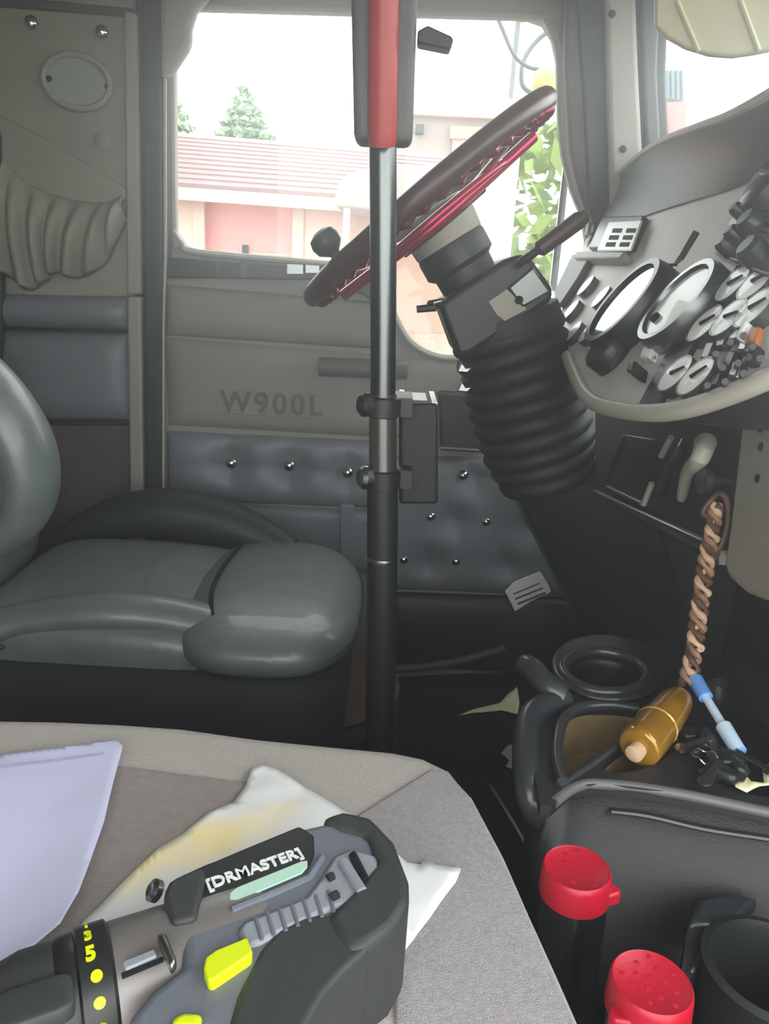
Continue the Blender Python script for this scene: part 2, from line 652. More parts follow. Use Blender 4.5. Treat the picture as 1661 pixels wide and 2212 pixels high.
# tufted panel
tl = ys([(360, 930), (822, 952), (822, 1098), (362, 1080)], DY)
b1 = [(500, 1000), (625, 1005), (751, 1020)]
uv = [((x - 360) / 462.0, (y - (930 + (x - 360) * .048)) / 148.0) for x, y in b1]
obj('tufted_panel', pad(BM(), tl, (0, -1, 0), 0.030, uv, 70, 36, edge=0.4, radius=0.075), M['door_low'], door)
for x, y in b1:
    button('tuft_button', PY(x, y, DY - 0.012), (0, -1, 0), 0.0155, M['chrome'], door)
obj('lower_panel', pad(BM(), ys([(362, 1084), (822, 1102), (822, 1240), (362, 1220)], DY), (0, -1, 0), 0.012, edge=0.2, nv=20), M['door_low'], door)
slab('vertical_trim', ys([(735, 1085), (766, 1088), (772, 1420), (735, 1420)], DY - 0.012), (0, -0.012, 0), M['door_low'], door, 0.004)
# forward kick panel with five buttons
b2 = [(1000, 1026), (930, 1115), (1050, 1126), (872, 1208), (985, 1212)]
kc = ys([(800, 985), (1130, 985), (1310, 1290), (800, 1270)], DY)
uv2 = []
for x, y in b2:
    q = PY(x, y, DY)
    uv2.append(((q.x - kc[0].x) / (kc[1].x - kc[0].x), (y - 985) / 290.0))
obj('kick_panel', pad(BM(), kc, (0, -1, 0), 0.022, uv2, 60, 50, edge=0.15, radius=0.06), M['door_low'], door)
for x, y in b2:
    button('tuft_button', PY(x, y, DY - 0.012), (0, -1, 0), 0.0135, M['chrome'], door)
slab('door_pocket', ys([(946, 842), (1060, 850), (1060, 966), (950, 962)], DY - 0.01), (0, -0.05, 0), M['black_soft'], door, 0.006)
obj('pocket_trim', tube(BM(), ys([(952, 968), (1058, 974)], DY - 0.06), 0.0055, 8), M['steel'], door)
obj('lower_kick', pad(BM(), ys([(800, 1276), (1330, 1294), (1330, 1460), (800, 1440)], DY), (0, -1, 0), 0.03, edge=0.5), M['black'], door)
obj('door_sill_edge', tube(BM(), smooth_path(ys([(790, 1446), (900, 1442), (1010, 1424), (1090, 1400)], DY - 0.03), 4), 0.010, 10), M['trim_dark'], door)
lab = ys([(1090, 1276), (1110, 1256), (1166, 1234), (1184, 1262), (1190, 1278), (1150, 1296), (1112, 1320)], DY - 0.045)
sl = slab('warning_label', lab, (0, -0.003, 0), M['white'], door, 0.001)
sl['label'] = 'white label with lines of print'
for k in range(3):
    q0, q1 = (1108 + 5 * k, 1282 + 10 * k), (1166 + 6 * k, 1258 + 10 * k)
    slab('label_print', [PY(q0[0], q0[1], DY - 0.0485), PY(q1[0], q1[1], DY - 0.0485), PY(q1[0], q1[1] + 3 + k, DY - 0.0485), PY(q0[0], q0[1] + 3 + k, DY - 0.0485)],
         (0, -0.0005, 0), M['ink'], sl, 0)

# glass of the driver's window
g = obj('window_1', prism(BM(), [V((q.x, DY + 0.034, q.z)) for q in ys(WIN, 1.79)], (0, 0.004, 0)), M['glass'], None, False)
structure(g)

# pillar behind the door and the sleeper's side ----------------------
pil = bpy.data.objects.new('trim_1', None)
COL.objects.link(pil)
pil.location = (0, DY, 0)
structure(pil)
slab('pillar_cover', ys([(300, -60), (372, -60), (372, 560), (356, 620), (358, 1500), (316, 1500), (318, 640)], DY), (0, -0.02, 0), M['trim_dark'], pil, 0.006)
slab('dark_channel', ys([(308, -60), (352, -60), (354, 560), (350, 1500), (322, 1500), (316, 640)], DY - 0.02), (0, -0.012, 0), M['seal'], pil, 0.005)
obj('bright_bead', tube(BM(), ys([(356, 20), (357, 560), (352, 700), (352, 1095)], DY - 0.024), 0.004, 8), M['seal_light'], pil)
slab('trim_strip', ys([(284, 640), (314, 640), (322, 1500), (294, 1500)], DY), (0, -0.03, 0), M['trim'], pil, 0.006)
slab('trim_strip', ys([(276, 30), (306, 40), (314, 636), (282, 636)], DY), (0, -0.026, 0), M['trim'], pil, 0.006)

side = bpy.data.objects.new('trim_2', None)
COL.objects.link(side)
side.location = (-0.7, DY, 0)
structure(side)
slab('side_panel', ys([(-330, -60), (296, -60), (300, 640), (-330, 640)], DY + 0.005), (0, -0.02, 0), M['wall'], side, 0.004)
slab('upper_seam', ys([(-60, -12), (296, 20), (296, 40), (-60, 12)], DY - 0.015), (0, -0.008, 0), M['trim_dark'], side, 0.004)
obj('padded_roll', pad(BM(), ys([(-330, 622), (292, 640), (290, 712), (-330, 700)], DY - 0.005), (0, -1, 0), 0.04, edge=0.5, nv=20), M['door_low'], side)
obj('padded_panel', pad(BM(), ys([(-330, 706), (288, 720), (296, 908), (-330, 905)], DY - 0.005), (0, -1, 0), 0.035, edge=0.3, nv=30), M['door_low'], side)
slab('kick_board', ys([(-330, 912), (298, 918), (302, 1500), (-330, 1500)], DY - 0.002), (0, -0.016, 0), M['carpet'], side, 0.003)
for x, y in ((68, 50), (221, 70)):
    s_ = button('snap', PY(x, y, DY - 0.018), (0, -1, 0), 0.014, M['chrome'], side)
obj('round_cap', lathe(BM(), PY(221, 305, DY - 0.015), (0, -1, 0), [(0.018, 0), (0.018, 0.003), (0.013, 0.006), (0.0005, 0.006)], 24), M['wall'], side)
# oval vent cover with two screws
ov = thing('oval_vent_cover', 'oval grey cover plate with two screws on the upper side wall', 'vent cover', PY(168, 178, DY - 0.015))
e0 = PY(168, 178, DY - 0.016)
xa = (PY(244, 195, DY - 0.016) - PY(92, 162, DY - 0.016)) / 2
ya = (PY(175, 118, DY - 0.016) - PY(161, 238, DY - 0.016)) / 2


def oval(s, d):
    return [e0 + xa * s * math.cos(t * math.pi / 24) + ya * s * math.sin(t * math.pi / 24) + V((0, -d, 0)) for t in range(48)]


slab('plate', oval(0.9, 0.0), (0, -0.006, 0), M['vent_plate'], ov, 0.002)
obj('rim', tube(BM(), oval(0.94, 0.006), 0.0065, 10, True), M['trim'], ov)
for x, y in ((106, 170), (232, 187)):
    obj('screw', lathe(BM(), PY(x, y, DY - 0.022), (0, -1, 0), [(0.006, 0), (0.0055, 0.003), (0.002, 0.004)], 12), M['screw'], ov)

slab('dark_gap', ys([(-330, 282), (4, 286), (14, 640), (12, 790), (-330, 790)], DY - 0.03), (0, -0.02, 0), M['seal'], side, 0.004)
# gathered map pocket
mpk = thing('gathered_pocket', 'grey gathered vinyl pocket sagging on the side wall behind the driver', 'pocket', PY(130, 440, DY - 0.03))
slab('flap', ys([(-60, 222), (20, 258), (150, 330), (274, 408), (276, 432), (230, 446), (140, 436), (60, 400), (0, 345), (-60, 300)], DY - 0.014), (0, -0.014, 0), M['wall'], mpk, 0.005)
topc = smooth_path([V((-60, 290, 0)), V((0, 335, 0)), V((60, 392, 0)), V((140, 428, 0)), V((230, 440, 0)), V((275, 424, 0))], 8)
botc = smooth_path([V((-60, 560, 0)), V((-10, 575, 0)), V((30, 598, 0)), V((72, 624, 0)), V((104, 606, 0)), V((128, 588, 0)), V((178, 598, 0)), V((236, 560, 0)), V((276, 470, 0))], 8)


def at(path, t):
    k = t * (len(path) - 1)
    i = min(int(k), len(path) - 2)
    return path[i].lerp(path[i + 1], k - i)


def fold(u, v):
    q = at(topc, u).lerp(at(botc, u), v)
    s = 0.5 + 0.5 * math.cos(u * 2 * math.pi * 8.5 + 0.9 * math.sin(u * 9) + 0.5 * v)
    d = 0.010 + 0.030 * math.sin(math.pi * min(1, v * 0.9 + 0.06)) + 0.020 * (s ** 1.5) * min(1, v * 3.0)
    d *= 1 if 0 < v < 1 else 0.6
    return PY(q.x, q.y, DY - 0.012) + V((0, -d, 0))


bm = BM()
grid(bm, 150, 28, fold)
pk = obj('gathered_front', bm, M['wall'], mpk)
pk.modifiers.new('thickness', 'SOLIDIFY').thickness = 0.004

# vinyl flap in the window's upper corner
cf = obj('curtain_flap', prism(BM(), ys([(354, -30), (480, -30), (452, 10), (430, 36), (420, 70), (419, 108), (400, 136), (380, 166), (354, 178)], DY - 0.012), (0, -0.03, 0)), M['wall'], None, True, 0.012, 4, 30)
tag(cf, "grey padded vinyl flap in the upper rear corner of the driver's window", 'flap')

# windscreen pillar ---------------------------------------------------
ap = bpy.data.objects.new('trim_3', None)
COL.objects.link(ap)
ap.location = (0.4, DY, 1.2)
structure(ap)
slab('pillar_core', ys([(1228, -60), (1432, -60), (1424, 180), (1432, 330), (1400, 520), (1290, 560), (1262, 460), (1248, 200)], DY - 0.03), (0, -0.04, 0), M['seal'], ap, 0.006)
slab('pillar_trim', ys([(1300, -60), (1366, -60), (1374, 160), (1386, 400), (1350, 520), (1316, 520), (1306, 200)], DY - 0.07), (0, -0.02, 0), M['trim'], ap, 0.012)
slab('fuzzy_edge', ys([(1218, -60), (1250, -60), (1258, 200), (1276, 470), (1262, 480), (1240, 410), (1222, 330), (1212, 140)], DY - 0.03), (0, -0.035, 0), M['carpet'], ap, 0.01)
slab('pillar_edge', ys([(1378, -60), (1424, -60), (1416, 160), (1424, 330), (1398, 400), (1386, 200)], DY - 0.07), (0, -0.012, 0), M['trim_dark'], ap, 0.006)
for x, y in ((1322, 30), (1346, 322)):
    obj('screw', lathe(BM(), PY(x, y, DY - 0.091), (0, -1, 0), [(0.007, 0), (0.0065, 0.002), (0.002, 0.004)], 14), M['screw'], ap)
lw = obj('trim_5', box(BM(), (0.62, 1.715, 0.38), (0.30, 0.012, 0.38)), M['void'])
structure(lw)
# windscreen header and glass
hd = obj('trim_4', box(BM(), (0.54, 0.62, 1.505), (0.035, 1.06, 0.03)), M['wall'])
structure(hd)
ws = obj('window_2', prism(BM(), [V((0.67, -0.4, 0.93)), V((0.64, 1.71, 0.93)), V((0.52, 1.71, 1.53)), V((0.55, -0.4, 1.53))], (0.006, 0, 0)), M['glass'], None, False)
structure(ws)

# ================================================================== OUTSIDE
gnd = obj('ground', box(BM(), (0, 12, -1.45), (60, 40, 0.05)), mat('pale_concrete', (170, 160, 150), 0.9, var=0.1, vscale=2))
structure(gnd)
M['pink_wall'] = mat('pink_stucco', (214, 180, 168), 0.9, bump=0.2, bscale=60, var=0.04, vscale=3)
M['pink_door'] = mat('pink_boards', (220, 158, 154), 0.8, var=0.05, vscale=4)
M['shingle'] = mat('pink_brown_shingles', (128, 104, 104), 0.9, var=0.08, vscale=6, stretch=(1, 1, 4))
M['fascia'] = mat('tan_fascia', (206, 180, 164), 0.8)
M['pale_siding'] = mat('pale_siding', (150, 138, 134), 0.9, var=0.03, vscale=3)
M['brown_wall'] = mat('brown_wall', (176, 142, 126), 0.9, var=0.06)
M['leaf'] = mat('leaf_green', (150, 174, 144), 0.8, var=0.3, vscale=3)
M['leaf_yellow'] = mat('leaf_yellow_green', (140, 158, 84), 0.8, var=0.3, vscale=3)
M['bark'] = mat('bark', (110, 96, 84), 0.9, var=0.2)
M['pole_grey'] = mat('galvanised', (100, 106, 106), 0.5, 0.2)

GA = math.radians(-3.0)
GN = V((math.sin(GA), -math.cos(GA), 0))     # garage front normal, towards the cab
GU = V((math.cos(GA), math.sin(GA), 0))
G0 = V((0, 10.0, 0))


def pg(x, y, back=0.0):
    return PL(x, y, G0 - GN * back, GN)


garage = thing('garage', 'low pink garage with a shingled roof and a pink roll-up door outside the window', 'garage', (-1.2, 10.0, -1.4))
tl_, tr_ = pg(250, 400), pg(980, 452)
gz = -1.4


def down(p_, z):
    return V((p_.x, p_.y, z))


dl, dr = pg(430, 418), pg(646, 436)
obj('wall', holed(BM(), [down(tl_, gz), down(tr_, gz), tr_, tl_], [[down(dl, gz + 0.02), down(dr, gz + 0.02), dr, dl]], -GN * 0.25), M['pink_wall'], garage, False)
gd = obj('garage_door', prism(BM(), [down(dl, gz) - GN * 0.2, down(dr, gz) - GN * 0.2, dr - GN * 0.2, dl - GN * 0.2], -GN * 0.04), M['pink_door'], garage, False)
for k in range(1, 5):
    f = k / 5
    A, B = dl.lerp(down(dl, gz), f) - GN * 0.2, dr.lerp(down(dr, gz), f) - GN * 0.2
    obj('panel_joint', box(BM(), (A + B) / 2 + GN * 0.006, ((B - A).length / 2, 0.008, 0.012), (GU, GN, V((0, 0, 1)))), M['fascia'], gd, False)
q = pg(530, 540, 0.15)
obj('handle', box(BM(), q, (0.035, 0.03, 0.06)), M['seal'], gd)
for A, B in ((dl, down(dl, gz)), (dr, down(dr, gz))):
    obj('door_jamb', box(BM(), (A + B) / 2 + GN * 0.01, (0.07, 0.03, (A - B).length / 2), (GU, GN, V((0, 0, 1)))), M['fascia'], garage, False)
# roof: eave to ridge, rows of shingles modelled as overlapping courses
e_l, e_r = pg(250, 400) + GN * 0.35, pg(980, 452) + GN * 0.35
r_l, r_r = pg(250, 283, 2.6), pg(980, 345, 2.6)
bm = BM()
NR = 11
for k in range(NR):
    a0, a1 = e_l.lerp(r_l, k / NR), e_r.lerp(r_r, k / NR)
    b0, b1_ = e_l.lerp(r_l, (k + 1) / NR), e_r.lerp(r_r, (k + 1) / NR)
    up_ = V((0, 0, 0.03))
    prism(bm, [a0 + up_ + V((0, 0, 0.02)), a1 + up_ + V((0, 0, 0.02)), b1_ + up_, b0 + up_], V((0, 0, -0.05)))
obj('roof', bm, M['shingle'], garage, False)
obj('fascia_board', prism(BM(), [e_l, e_r, e_r - V((0, 0, 0.14)), e_l - V((0, 0, 0.14))], -GN * 0.05), M['fascia'], garage, False)
obj('ridge_cap', tube(BM(), [r_l, r_r], 0.05, 8), M['fascia'], garage)

# taller pale building to the right
H0 = V((0, 15.0, 0))


def ph(x, y, back=0.0):
    return PL(x, y, H0 - GN * back, GN)


hall = thing('pale_building', 'tall pale pink sided building behind the steering wheel', 'building', (3.0, 15.0, -1.4))
A, B = ph(820, 226), ph(1108, 240)
obj('front_wall', prism(BM(), [down(A, gz), down(B, gz), B, A], -GN * 4), M['pale_siding'], hall, False)
obj('roof_edge', box(BM(), (A + B) / 2 + GN * 0.05, ((B - A).length / 2 + 0.1, 0.12, 0.16), ((B - A).normalized(), GN, V((0, 0, 1)))), M['fascia'], hall, False)
A, B = ph(978, 300), ph(1100, 306)
obj('roller_door', prism(BM(), [down(A, gz) + GN * 0.1, down(B, gz) + GN * 0.1, B + GN * 0.1, A + GN * 0.1], -GN * 0.08), M['pink_wall'], hall, False)
A, B = ph(972, 290), ph(1106, 296)
obj('door_header', box(BM(), (A + B) / 2 + GN * 0.12, ((B - A).length / 2, 0.1, 0.10), ((B - A).normalized(), GN, V((0, 0, 1)))), M['brown_wall'], hall, False)
obj('lamp', box(BM(), ph(907, 282) + GN * 0.1, (0.07, 0.1, 0.07)), M['seal'], hall)

# cream rounded shape added for a reflection on the window glass
AW = 8.2
aw = thing('awning', 'cream awning with a rounded end beside the pink garage', 'awning', PY(800, 410, AW))
pts = ys([(724, 446), (724, 420), (732, 396), (748, 378), (772, 368), (800, 362), (980, 352), (980, 470), (740, 448)], AW)
slab('canopy', pts, (0, 1.2, 0), M['pale_siding'], aw, 0.03)
slab('shaded_wall', ys([(742, 449), (980, 470), (980, 720), (742, 720)], AW + 0.9), (0, 0.15, 0), M['brown_wall'], aw, 0.01)
slab('post', [PY(742, 449, AW), PY(756, 450, AW), V((PY(756, 450, AW).x, AW, gz)), V((PY(742, 449, AW).x, AW, gz))], (0, 0.1, 0), M['fascia'], aw, 0.01)


def foliage(bm, c, r, n, size, shape):
    for _ in range(n):
        while True:
            q = V((random.uniform(-1, 1), random.uniform(-1, 1), random.uniform(-1, 1)))
            if q.length <= 1:
                break
        q = shape(q)
        q = V(c) + V((q.x * r[0], q.y * r[1], q.z * r[2]))
        a = V((random.gauss(0, 1), random.gauss(0, 1), random.gauss(0, .6))).normalized()
        b = a.cross(V((random.gauss(0, 1), random.gauss(0, 1), random.gauss(0, 1)))).normalized()
        s = size * random.uniform(0.6, 1.3)
        bm.faces.new([bm.verts.new(q + a * s), bm.verts.new(q + b * s * 0.45), bm.verts.new(q - a * s), bm.verts.new(q - b * s * 0.45)])
    return bm


def tree(name, label, cx, ytop, ybase, wpx, Y, m, conifer=True, n=700, group=None, size=None):
    top, bot = PY(cx, ytop, Y), PY(cx, ybase, Y)
    w = (PY(cx + wpx / 2, ybase, Y) - PY(cx - wpx / 2, ybase, Y)).length / 2
    t = thing(name, label, 'tree', (bot.x, Y, gz), group)
    hh = (top.z - bot.z) / 2
    if conifer:
        def shp(q):
            z = (q.z + 1) / 2
            z = 1 - (1 - z) ** 0.75 if z < 1 else 1
            rad = (1 - z) ** 0.8 * (0.75 + 0.25 * math.cos(z * 40))
            d = V((q.x, q.y, 0))
            d = d.normalized() * (d.length ** 0.5) if d.length > 0 else d
            return V((d.x * rad, d.y * rad, z * 2 - 1))
    else:
        def shp(q):
            return q.normalized() * (q.length ** 0.4)
    bm = BM()
    foliage(bm, (bot.x, Y, bot.z + hh), (w, w, hh), n, size or w * 0.13, shp)
    obj('foliage', bm, m, t, False)
    obj('trunk', tube(BM(), [(bot.x, Y, gz), (bot.x, Y, bot.z + hh)], [0.12, 0.05], 8), M['bark'], t)
    return t


tree('conifer_tree', 'pointed green conifer standing behind the garage roof', 528, 178, 345, 175, 17, M['leaf'], True, 1500)
tree('conifer_tree', 'green conifer behind the garage roof at the left edge of the window', 375, 195, 340, 150, 16, M['leaf'], True, 1200)
tree('conifer_tree', 'tiny dark treetop just over the ridge of the garage roof', 694, 292, 345, 26, 22, M['leaf'], True, 300)
# tree that shows in the door mirror
t = thing('leafy_tree', 'yellow-green leafy tree seen in the door mirror', 'tree', (-6.8, 7.6, gz))
bm = BM()
foliage(bm, (-6.8, 7.6, 1.6), (1.5, 1.5, 1.4), 900, 0.2, lambda q: q.normalized() * (q.length ** 0.5))
obj('foliage', bm, M['leaf_yellow'], t, False)
obj('trunk', tube(BM(), [(-6.8, 7.6, gz), (-6.8, 7.6, 1.6)], [0.14, 0.07], 8), M['bark'], t)

lp = thing('street_pole', 'thin grey street pole rising beyond the window', 'pole', (PY(1100, 240, 18).x, 18, gz))
A, B = PY(1120, 40, 18), PY(1099, 250, 18)
obj('shaft', tube(BM(), [down(B, gz), B, A], 0.055, 10), M['pole_grey'], lp)
obj('arm', tube(BM(), smooth_path([A, PY(1128, 44, 18), PY(1150, 40, 18)], 3), 0.04, 8), M['pole_grey'], lp)

# door mirror
mir = thing('door_mirror', 'tall exterior mirror outside the front of the door window', 'mirror', PY(1160, 430, 2.15))
MN = V((-0.93, -0.37, 0)).normalized()
MU = V((0.37, -0.93, 0)).normalized()
mc = PY(1160, 430, 2.15)
hw = 0.115
MHa, MHb = 0.225, 0.23
mq = [mc - MU * hw - V((0, 0, MHb)), mc + MU * hw - V((0, 0, MHb)), mc + MU * hw + V((0, 0, MHa)), mc - MU * hw + V((0, 0, MHa))]
slab('housing', [p_ - MN * 0.004 for p_ in mq], -MN * 0.05, M['steel'], mir, 0.012)
obj('mirror_glass', prism(BM(), [mc + (p_ - mc) * 0.94 for p_ in mq], MN * 0.002), M['mirror'], mir, False)
obj('bracket', tube(BM(), smooth_path(ys([(1070, 26), (1085, 62), (1110, 118), (1140, 144), (1178, 152), (1206, 160)], 2.12), 5), 0.005, 8), M['pole_grey'], mir)
obj('bracket', tube(BM(), smooth_path(ys([(1206, 66), (1182, 70), (1156, 92), (1134, 124), (1126, 160), (1132, 190), (1160, 206)], 2.16), 6), 0.006, 8), M['pole_grey'], mir)
obj('mount_arm', tube(BM(), [mc - MN * 0.03 + V((0, 0, 0.1)), V((0.47, 1.76, mc.z + 0.1))], 0.008, 8), M['steel'], mir)
obj('amber_lamp', blob(BM(), PY(1178, 176, 2.12), (0.034, 0.02, 0.03), 0.8, 0.8, 20, 12), mat('amber_lens', (225, 200, 120), 0.2), mir)
# small mirror on the wing, through the windscreen
fm = thing('wing_mirror', 'small rounded mirror with grey ribs and a red foot seen through the windscreen', 'mirror', PY(1460, 210, 2.4))
obj('body', prism(BM(), ys([(1431, 190), (1434, 160), (1446, 144), (1458, 139), (1472, 146), (1480, 162), (1480, 218), (1436, 218)], 2.4), (0, 0.03, 0)), mat('pale_blue_grey', (116, 140, 146), 0.4), fm, True, 0.006)
for k in range(4):
    obj('rib', tube(BM(), ys([(1440 + 11 * k, 152), (1441 + 11 * k, 214)], 2.395), 0.004, 8), mat('rib_grey', (80, 100, 108), 0.4), fm)
slab('foot', ys([(1440, 218), (1486, 218), (1486, 288), (1444, 300)], 2.4), (0, 0.03, 0), mat('pale_red', (186, 112, 108), 0.5), fm, 0.006)
obj('stalk', tube(BM(), [PY(1462, 290, 2.41), V((PY(1462, 290, 2.41).x, 2.41, -0.2))], 0.012, 8), M['pole_grey'], fm)
slab('fender', [V((0.6, 2.0, -0.25)), V((2.2, 2.0, -0.25)), V((2.2, 2.8, -0.25)), V((0.6, 2.8, -0.25))], (0, 0, -0.9), M['pole_grey'], fm, 0.08)

# sun visor over the windscreen
vn = V((-0.35, -0.94, 0)).normalized()
vp = PY(1560, 60, 1.0)
pv = [PL(x, y, vp, vn) for x, y in ((1413, -160), (1413, 58), (1440, 82), (1480, 104), (1530, 119), (1580, 123), (1630, 116), (1690, 104), (1760, 60), (1780, -160))]
vis = thing('sun_visor', 'smoked greenish sun visor with a rounded lower edge over the windscreen', 'visor', vp)
slab('visor_panel', pv, -vn * 0.012, M['visor'], vis, 0.004)
for q0, q1 in (((1462, 0), (1510, 112)), ((1600, 0), (1640, 110))):
    obj('seam', tube(BM(), [PL(q0[0], q0[1], vp + vn * 0.001, vn), PL(q1[0], q1[1], vp + vn * 0.001, vn)], 0.003, 6), mat('visor_seam', (190, 192, 150), 0.4), vis)
obj('hinge_rod', tube(BM(), [PL(1430, -150, vp, vn), V((PL(1430, -150, vp, vn).x, PL(1430, -150, vp, vn).y, 1.535))], 0.006, 8), M['steel'], vis)

# ================================================================== DRIVER'S SEAT
ds = thing('driver_seat', "black leather driver's seat beside the door", 'seat', (-0.42, 1.27, 0.0))
SY = 1.27


def bend(p_):
    return p_


obj('seat_skirt', blob(BM(), (-0.50, SY, 0.178), (0.452, 0.246, 0.178), 0.2, 0.25, 48, 20), M['skirt'], ds)
obj('suspension_bellows', lathe(BM(), (-0.13, SY, 0.0), (0, 0, 1), [(0.15 + 0.012 * (k % 2), 0.02 * k) for k in range(12)], 24, 1.1), M['rust'], ds)


def seatpad(p_):
    p_ = V(p_)
    p_.z -= 0.035 * (p_.x / 0.25) ** 2 * (1 if p_.x > 0 else 0.2) * (1 if p_.z > 0 else 0.3)
    p_.z -= 0.012 * math.cos(p_.y / 0.2 * 1.5) * (1 if p_.z > 0 else 0)
    return p_


obj('seat_cushion', blob(BM(), (-0.44, SY, 0.36), (0.25, 0.215, 0.08), 0.6, 0.35, 48, 20, seatpad), M['leather'], ds)


def roll_def(p_):
    p_ = V(p_)
    # plan rounded towards the knees, top falling to the lip
    p_.x -= 0.045 * (abs(p_.y) / 0.25) ** 3 * (1 if p_.x > 0 else 0.0)
    p_.x -= -0.03 * (abs(p_.y) / 0.25) ** 2 * (1 if p_.x < 0 else 0.0)
    if p_.z > 0:
        p_.z -= 0.016 * max(0, p_.x / 0.14) ** 2
    return p_


obj('front_roll', blob(BM(), (-0.185, SY, 0.384), (0.155, 0.254, 0.055), 0.78, 0.45, 56, 24, roll_def), M['leather'], ds)
obj('seam_cord', tube(BM(), smooth_path([(-0.262, 1.10, 0.424), (-0.275, 1.14, 0.431), (-0.285, 1.2, 0.4335), (-0.288, 1.3, 0.4335), (-0.28, 1.42, 0.4335)], 5), 0.004, 8), M['void'], ds)
# bolsters: crescents at both sides
near = smooth_path([PZ(-160, 1420, 0.36), PZ(0, 1352, 0.395), PZ(120, 1330, 0.41), PZ(230, 1322, 0.418), PZ(350, 1330, 0.412), PZ(450, 1350, 0.40), PZ(530, 1378, 0.385), PZ(578, 1410, 0.365)], 5)
n_ = len(near)
obj('near_bolster', tube(BM(), near, [0.022 + 0.022 * math.sin(math.pi * (0.10 + 0.80 * i / n_)) for i in range(n_)], 14, False, 0.75, (0, 0, 1)), M['leather'], ds)
nb2 = [p_ + V((0, -0.028, -0.026)) for p_ in near]
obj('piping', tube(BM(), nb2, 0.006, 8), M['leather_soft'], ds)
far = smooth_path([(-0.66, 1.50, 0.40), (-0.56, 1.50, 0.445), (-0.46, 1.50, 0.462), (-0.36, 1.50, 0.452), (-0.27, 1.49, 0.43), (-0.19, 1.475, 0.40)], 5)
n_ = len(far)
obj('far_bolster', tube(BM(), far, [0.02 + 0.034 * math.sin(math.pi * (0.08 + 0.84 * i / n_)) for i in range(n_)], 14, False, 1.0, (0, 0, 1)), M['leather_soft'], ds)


# backrest: reclined, with a bulging near bolster
def back_def(p_):
    p_ = V(p_)
    t = (p_.z + 0.40) / 0.80
    p_.x += -0.24 * t + 0.055 * math.sin(math.pi * min(1, max(0, t * 1.15)))
    return p_


obj('backrest', blob(BM(), (-0.765, SY, 0.72), (0.085, 0.245, 0.38), 0.4, 0.45, 48, 40, back_def), M['leather'], ds)
nbk = smooth_path([PY(-230, 690, 1.05), PY(-130, 740, 1.05), PY(-50, 810, 1.05), PY(14, 890, 1.05), PY(56, 970, 1.05), PY(70, 1050, 1.05), PY(50, 1120, 1.05), PY(0, 1170, 1.05)], 5)
n_ = len(nbk)
obj('back_bolster', tube(BM(), nbk, [0.020 + 0.018 * math.sin(math.pi * (0.1 + 0.85 * i / n_)) for i in range(n_)], 16, False, 1.5, (0, 1, 0)), M['leather'], ds)

# ================================================================== PASSENGER SEAT
ZS = 0.51
ps = thing('passenger_seat', 'grey woven fabric passenger seat in the foreground', 'seat', (-0.2, 0.3, 0))
outl = zs([(-420, 1545), (-150, 1538), (0, 1540), (120, 1542), (260, 1548), (400, 1558), (560, 1580), (700, 1594), (850, 1608), (920, 1622), (975, 1648), (1030, 1706), (1096, 1826), (1150, 1945), (1210, 2072), (1275, 2215), (1340, 2360)], ZS)
near_ = [V((0.17, 0.16, ZS)), V((-0.45, 0.16, ZS))]
outl2 = outl + near_
obj('seat_cushion', prism(BM(), [p_ - V((0, 0, 0.0)) for p_ in outl2], (0, 0, -0.16)), M['fabric'], ps, True, 0.022, 5, 30)
obj('seat_base', prism(BM(), [V(((p_.x + 0.15) * 0.86 - 0.15, (p_.y - 0.4) * 0.86 + 0.4, 0.35)) for p_ in outl2], (0, 0, -0.35)), M['skirt'], ps, False)
ins = zs([(-420, 1650), (0, 1640), (250, 1660), (480, 1690), (640, 1712), (716, 1790), (800, 1900), (840, 2100), (800, 2260), (600, 2400), (-420, 2400)], ZS)
obj('seat_insert', prism(BM(), ins, (0, 0, 0.004)), M['fabric_insert'], ps, True, 0.0035, 2, 30)
sdp = zs([(930, 1668), (968, 1672), (1024, 1745), (1092, 1880), (1150, 2010), (1228, 2190), (1290, 2330), (860, 2330), (850, 2100), (800, 1880), (730, 1795)], ZS)
obj('side_panel', prism(BM(), sdp, (0, 0, 0.004)), M['fabric_side'], ps, True, 0.0035, 2, 30)


def sheet(bm, outline, Z, amp, seed, freq=14.0, cuts=4, lift=None):
    vs = [bm.verts.new(PZ(x, y, Z)) for x, y in outline]
    es = [bm.edges.new((vs[i], vs[(i + 1) % len(vs)])) for i in range(len(vs))]
    bmesh.ops.triangle_fill(bm, edges=es, use_beauty=True)
    for _ in range(cuts):
        bmesh.ops.subdivide_edges(bm, edges=[e for e in bm.edges if e.calc_length() > 0.012], cuts=1, use_grid_fill=True)
        bmesh.ops.triangulate(bm, faces=bm.faces)
    for v in bm.verts:
        n1 = noise.noise(v.co * freq + V((seed, 0, 0)))
        n2 = noise.noise(v.co * freq * 3 + V((0, seed, 0)))
        v.co.z += amp * (abs(n1) * 1.6 + 0.35 * n2 + 0.35)
        if lift:
            v.co.z += lift(v.co)
    return bm


